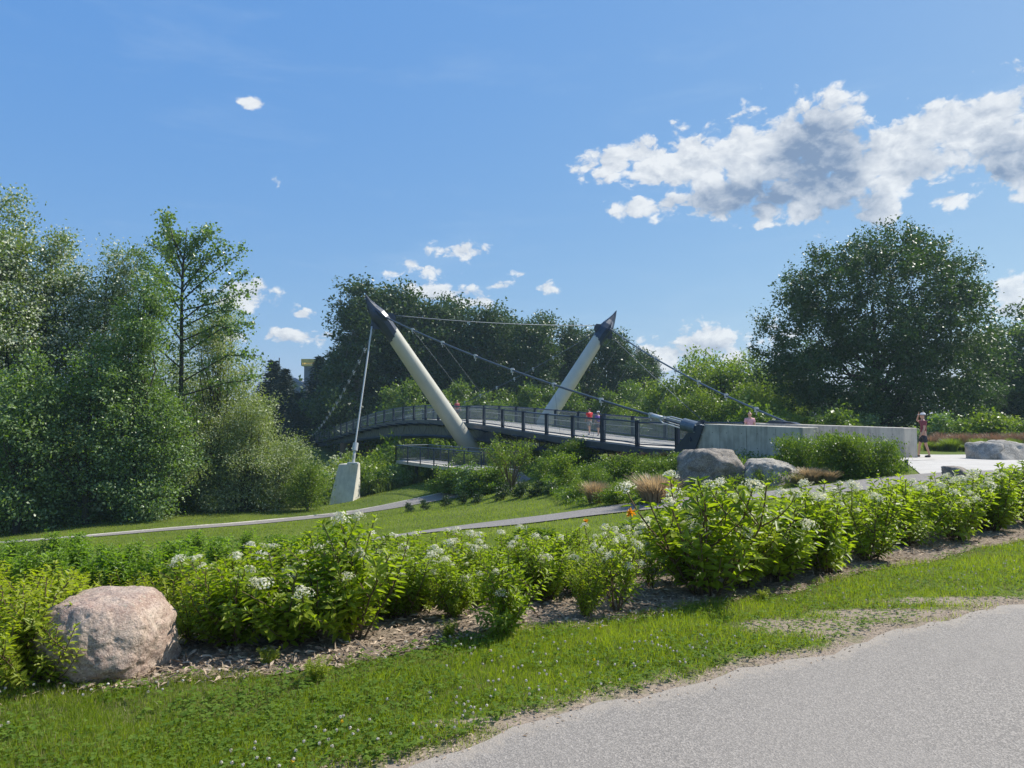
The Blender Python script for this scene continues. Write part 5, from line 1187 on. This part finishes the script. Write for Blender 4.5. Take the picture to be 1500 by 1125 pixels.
def flowers(name, n, mat, label, r, hz, th, np_=16):
    X, Y = near_xy(n); e = Y-yA(X); cl = vnoise(X, Y, 2.3, 1.0)+vnoise(X, Y, 7, 3.)*.5; ok = (e > .15) & (cl > th) & (Y < yB(X)); X, Y = X[ok], Y[ok]; m = len(X)
    C = np.stack([X, Y, zg(X, Y)+rng.uniform(*hz, m)], -1); C = np.repeat(C, np_, 0); d = unit(rng.normal(size=C.shape)+[0, 0, .2]); L = np.full(len(C), r)*rng.uniform(.8, 1.2, len(C))
    t = unit(np.cross(d, rng.normal(size=d.shape))); tag(obj(name, leafmesh(name, C+d*r*.55-t*L[:, None]*.5, t, d, L, L*.7, mat, rng)), label, kind='stuff')
flowers('clover_flowers', 2600, M['clover_flower'], 'small white clover heads dotting the verge', .011, (.05, .085), -.2)
flowers('yellow_flowers', 60, M['yellow'], 'few tiny yellow flowers in the verge', .012, (.05, .07), -.2)
# litter along the asphalt edge
n = 2600; X = rng.uniform(-1.2, 8, n); Y = yA(X)+rng.normal(.05, .07, n)+np.abs(rng.normal(0, .05, n)); P = np.stack([X, Y, zg(X, Y)+.016], -1)
D_ = unit(rng.normal(size=(n, 3))*[1, 1, .15]); Nn = unit(rng.normal(size=(n, 3))*.3+[0, 0, 1]); L = rng.uniform(.008, .03, n)
tag(obj('leaf_litter', leafmesh('leaf_litter', P, D_, Nn, L, L*.4, M['chip'], rng)), 'bits of dry litter along the asphalt edge', kind='stuff')
# mulch chips
n = 60000; Y = 3.6*(13/3.6)**rng.random(n); X = Y*rng.uniform(-.8, .8, n); ok = (Y > yB(X)-.12*rng.random(n)) & (Y < yC(X)); X, Y = X[ok][:34000], Y[ok][:34000]; n = len(X)
P = np.stack([X, Y, zg(X, Y)+rng.uniform(.008, .035, n)], -1); D_ = unit(rng.normal(size=(n, 3))*[1, 1, .25]); Nn = unit(rng.normal(size=(n, 3))*.45+[0, 0, 1]); L = rng.uniform(.03, .09, n)
tag(obj('mulch_chips', leafmesh('mulch_chips', P, D_, Nn, L, L*rng.uniform(.1, .3, n), M['chip'], rng)), 'straw and wood chips strewn over the shrub bed', kind='stuff')
# lawns further off
def near_line(X, Y, Q, w_):
    d = np.full(len(X), 1e9)
    for i in range(0, len(Q), 3): d = np.minimum(d, (X-Q[i, 0])**2+(Y-Q[i, 1])**2)
    return np.sqrt(d) < w_
n = 300000; Y = 9*(58/9)**(rng.random(n)**.8); X = Y*rng.uniform(-.76, .74, n)
bad = near_line(X, Y, Q1[0], 1.0) | near_line(X, Y, Q2[0], 1.12) | (Y < yC(np.minimum(X, 12))-.3)
wa = PK(0, -.5)
bad |= (Y > 54) & (X > -8) | ((X > 11.4) & (Y > 20.3+(X-11.4)*.3) & (Y < 34)) | ((X > 4) & (Y > 30) & ((X-wa[0])*PR[0]+(Y-wa[1])*PR[1] > -.2) & (X < 18)) | ((X < -12) & (Y > 46.5+.08*(X+12)))
X, Y = X[~bad][:150000], Y[~bad][:150000]; n = len(X); patch = vnoise(X, Y, .5, 2)*.5+vnoise(X, Y, 1.7, 1)*.35+vnoise(X, Y, 5, 1)*.2
kd = rng.random(n) < .04+.35*np.clip(vnoise(X, Y, .8, 4)*.6+vnoise(X, Y, 2.9, 2)*.5-.2, 0, 1)
bh, bw, br_ = .055*(Y/20)**.45*rng.uniform(.5, 1.4, n), .008*(Y/12)**.9*rng.uniform(.6, 1.2, n), .6+.6*patch+rng.normal(0, .18, n)
blades('lawn_grass', X[~kd], Y[~kd], bh[~kd], bw[~kd], M['grass'], br_[~kd], 'mown lawn grass between the gravel paths', .5)
blades('dry_lawn_grass', X[kd], Y[kd], bh[kd], bw[kd], M['drygrass'], rng.random(kd.sum()), 'dry blades and patches in the mown lawn', .8)
# ground cover between the planting shrubs
def inpoly(X, Y, Pg):
    c = np.zeros(len(X), bool); m = len(Pg)
    for i in range(m):
        x1, y1 = Pg[i]; x2, y2 = Pg[(i+1) % m]; k = (y1 > Y) != (y2 > Y); c ^= k & (X < (x2-x1)*(Y-y1)/(y2-y1+1e-12)+x1)
    return c
pg = [tuple(hit(u, v)[:2]) for u, v in [(795,722),(830,742),(950,742),(1020,724),(1100,718),(1330,698),(1300,686)]]+[tuple(PK(-3.3, -.6)), tuple(PK(-1, -.6)), tuple(PK(1.5, -.5)), tuple(PK(4, -1.0)), tuple(hit(790, 700)[:2])]
xx = [p[0] for p in pg]; yy = [p[1] for p in pg]; n = 90000; X = rng.uniform(min(xx), max(xx), n); Y = rng.uniform(min(yy), max(yy), n); ok = inpoly(X, Y, pg); X, Y = X[ok], Y[ok]; n = len(X)
hc = (.10+.16*rng.random(n)+.12*vnoise(X, Y, 1.3, .5)).clip(.02); P = np.stack([X, Y, zg(X, Y)+hc*rng.random(n)**.5*1.3], -1); D_ = unit(rng.normal(size=(n, 3))+[0, 0, .5]); Nn = unit(rng.normal(size=(n, 3))*.7+[0, 0, .8]); L = rng.uniform(.06, .12, n)
tag(obj('ground_cover', leafmesh('ground_cover', P, D_, Nn, L, L*.5, M['bushm'], rng, rnd=np.clip(.5+.5*vnoise(X, Y, .9, 3)+rng.normal(0, .2, n), 0, 1))), 'low leafy ground cover between the shrubs of the upper planting', kind='stuff')
# rank growth along the river bank and under the wood
n = 38000; PPx = []
t = rng.random(n)*6; seg = np.array([(-34,44),(-20,47.5),(-11.5,49.5),(-9,54),(-5,56.5),(-1,53.5),(2,50)], float)
i = np.minimum(t.astype(int), 5); f = (t-i)[:, None]; Q = seg[i]*(1-f)+seg[i+1]*f+np.stack([rng.normal(0, .8, n), np.abs(rng.normal(0, 2.0, n))+.5], -1)
Q = Q[~((np.abs(Q[:, 0]-blk[0]) < 2.2) & (Q[:, 1] < blk[1]+2.5))]; n = len(Q)
blades('bank_weeds', Q[:, 0], Q[:, 1], rng.uniform(.3, .95, n), rng.uniform(.025, .05, n), M['reed'], rng.random(n), 'tall weeds and reeds along the river bank', .5)

# ---------------------------------------------------------------- people
DG = bpy.context
def skin(name, V, E, Rr, mat, roots=(0,)):
    me = bpy.data.meshes.new(name); me.from_pydata([tuple(v) for v in V], E, []); o = bpy.data.objects.new(name, me); COL.objects.link(o)
    o.modifiers.new('skin', 'SKIN'); o.modifiers['skin'].use_smooth_shade = True
    sv = me.skin_vertices[0].data
    for i, r in enumerate(Rr): sv[i].radius = (r, r) if not isinstance(r, tuple) else r
    for i in roots: sv[i].use_root = True
    s = o.modifiers.new('sub', 'SUBSURF'); s.levels = 1; s.render_levels = 1
    dg = bpy.context.evaluated_depsgraph_get(); nm = bpy.data.meshes.new_from_object(o.evaluated_get(dg)); nm.name = name
    bpy.data.objects.remove(o); bpy.data.meshes.remove(me); nm.materials.clear(); nm.materials.append(mat); return nm
SK = plain('skin_tone', (.50, .29, .20), .55, 0, .06, 20)
def person(loc, face, H, shirt, shorts, hair, label, shoe=(.6, .6, .6), cap=None, arms=((.22, .02, 1.14), (.25, .14, .92)), armsR=((.22, .02, 1.14), (.25, .14, .92)), stride=.16, armlong=False):
    """face: rotation about z, 0 = looks along +y"""
    s = H/1.75
    hipL, hipR = (-.09, 0, .93), (.09, 0, .93)
    V = [(0,0,.97),(0,0,1.12),(0,.0,1.30),(0,0,1.42),(0,.01,1.50),(0,.015,1.57),(0,.025,1.66),(0,.02,1.72)]; Rr = [.125,(.12,.10),(.15,.11),(.13,.09),.055,.062,.088,.07]
    E = [(i, i+1) for i in range(7)]
    def add(v, r, p): V.append(v); Rr.append(r); E.append((p, len(V)-1)); return len(V)-1
    arm = {}
    for sg, A_ in ((-1, arms), (1, armsR)):
        sh = add((sg*.17, 0, 1.42), .062, 3); elb = add((sg*A_[0][0], A_[0][1], A_[0][2]), .042, sh); wr = add((sg*A_[1][0], A_[1][1], A_[1][2]), .028, elb)
        w0 = np.array(V[wr]); d = unit(w0-np.array(V[elb])); palm = w0+d*.07; pl_ = add(tuple(palm), .034, wr); arm[sg] = (sh, elb, wr)
        sd = unit(np.cross(d, [0.3, 1., .2]))
        for k in range(4):
            f0 = palm+sd*(.018*(k-1.5)); L_ = [.075, .085, .08, .062][k]; a_ = add(tuple(f0+d*.03), .0095, pl_); b_ = add(tuple(f0+d*(.03+L_*.5)+np.array([0, .006, 0])), .0085, a_); add(tuple(f0+d*(.03+L_)+np.array([0, .02, 0])), .007, b_)
        a_ = add(tuple(w0+d*.03-sd*.035), .011, wr); add(tuple(w0+d*.07-sd*.055), .009, a_)
        hp = add((sg*.095, 0, .90), .098, 0); kn = add((sg*.10, sg*stride*.55+.03, .50), .058, hp); an = add((sg*.10, sg*stride-.02*(sg < 0), .10), .038, kn); add((sg*.11, sg*stride+.07, .035), .036, an); add((sg*.115, sg*stride+.17, .03), .028, an+1)
    add((0, .125, 1.645), .014, 6)
    add((-.092, .02, 1.65), .016, 6); add((.092, .02, 1.65), .016, 6)
    r = empty('person', tuple(loc), label, 'person', None, face); r.scale = (s, s, s)
    def ch(n_, me, loc_=None): c = bpy.data.objects.new(n_, me); COL.objects.link(c); c.parent = r; return c
    ch('body', skin('body', V, E, Rr, SK))
    # shirt
    Vs = [(0,0,.93),(0,0,1.10),(0,0,1.30),(0,0,1.43)]; Rs = [(.165,.135),(.15,.13),(.175,.135),(.13,.10)]; Es = [(0,1),(1,2),(2,3)]
    for sg, A_ in ((-1, arms), (1, armsR)):
        sh, el_, wr = (np.array(V[i]) for i in arm[sg]); Vs.append(tuple(sh)); Rs.append(.085); Es.append((3, len(Vs)-1)); e = sh+(el_-sh)*(1.0 if armlong else .62); Vs.append(tuple(e)); Rs.append(.072); Es.append((len(Vs)-2, len(Vs)-1))
    ch('shirt', skin('shirt', Vs, Es, Rs, plain('shirt_cloth', shirt, .85, 0, .15, 12)))
    Vp = [(0,0,1.0),(0,0,.90)]; Rp = [(.15,.125),(.16,.13)]; Ep = [(0,1)]
    for sg in (-1, 1):
        Vp.append((sg*.10, 0, .84)); Rp.append(.12); Ep.append((1, len(Vp)-1)); Vp.append((sg*.105, sg*stride*.45+.02, .56)); Rp.append(.10); Ep.append((len(Vp)-2, len(Vp)-1))
    ch('shorts', skin('shorts', Vp, Ep, Rp, plain('shorts_cloth', shorts, .85, 0, .15, 12)))
    for sg in (-1, 1):
        y = sg*stride; ch('shoe', skin('shoe', [(sg*.105, y-.06, .05), (sg*.11, y+.05, .045), (sg*.115, y+.17, .035)], [(0, 1), (1, 2)], [.052, .05, .038], plain('shoe_leather', shoe, .6)))
    hm = plain('hair', hair, .6, 0, .2, 40)
    ch('hair', skin('hair', [(0, -.045, 1.60), (0, -.03, 1.69), (0, .01, 1.745)], [(0, 1), (1, 2)], [.066, .092, .075], hm))
    for sg in (-1, 1): MBx = MB().tube([[sg*.035, .098, 1.672], [sg*.035, .106, 1.672]], .011, 8); ch('eye', MBx.mesh('eye', hm))
    ch('mouth', MB().box((0, .104, 1.598), (.045, .006, .009)).mesh('mouth', plain('lips', (.35, .14, .12), .6)))
    if cap:
        m_ = MB(); m_.tube([[0, .0, 1.70], [0, .0, 1.75], [0, 0, 1.785]], [.105, .098, .05], 16); m_.box((0, .13, 1.705), (.14, .13, .012)); ch('cap', m_.mesh('cap', plain('cap_cloth', cap, .8)))
    return r
fa = math.atan2(-AX[0], AX[1])
def onb(k, off): p = P3(k, off); return p+[0, 0, .0]
person(onb(2.62, 2.3), fa, 1.66, (.62, .03, .035), (.30, .29, .27), (.03, .02, .015), 'person in a bright red shirt walking on the bridge beside one in purple', arms=((.24, -.02, 1.15), (.2, .12, 1.0)))
person(onb(2.30, 2.3), fa, 1.50, (.16, .09, .33), (.09, .07, .10), (.12, .09, .06), 'shorter person in a purple top and white cap on the bridge', cap=(.75, .75, .75))
person(onb(-1.80, 2.0)+[0, 0, 0], fa+math.pi*.85, 1.76, (.62, .33, .36), (.1, .1, .12), (.04, .03, .02), 'person in a pink shirt seen from the chest up behind the near wall')
q = gb(1352, 29.6); person(q+[0, 0, .02], math.pi*.42, 1.74, (.22, .045, .06), (.025, .028, .04), (.15, .11, .08), 'man in a maroon shirt and dark shorts touching his cap at the wall end', shoe=(.04, .04, .04), cap=(.70, .68, .66), armsR=((.26, .16, 1.46), (.13, .14, 1.66)))
person(onb(9.15, 1.0), fa+math.pi, 1.68, (.60, .36, .32), (.15, .15, .2), (.1, .06, .04), 'person in a pale pink top on the bridge, just left of the left mast', shoe=(.5, .5, .5))
person(onb(8.75, 1.3), fa+math.pi, 1.72, (.32, .06, .07), (.05, .05, .07), (.04, .03, .02), 'person in a dark red top on the bridge, nearly hidden by the left mast')

# ---------------------------------------------------------------- thin summer haze
hb = MB().box((0, 60, 25), (640, 540, 70)); hm_ = bpy.data.materials.new('summer_haze'); hm_.use_nodes = True; nt = hm_.node_tree; nt.nodes.clear()
pv_ = N(nt, 'ShaderNodeVolumePrincipled'); pv_.inputs['Color'].default_value = (.60, .84, 1, 1); pv_.inputs['Density'].default_value = .00035; pv_.inputs['Anisotropy'].default_value = .3
oo = N(nt, 'ShaderNodeOutputMaterial'); nt.links.new(pv_.outputs[0], oo.inputs['Volume'])
tag(hb.build('haze', hm_), 'thin pale blue summer haze', kind='stuff')
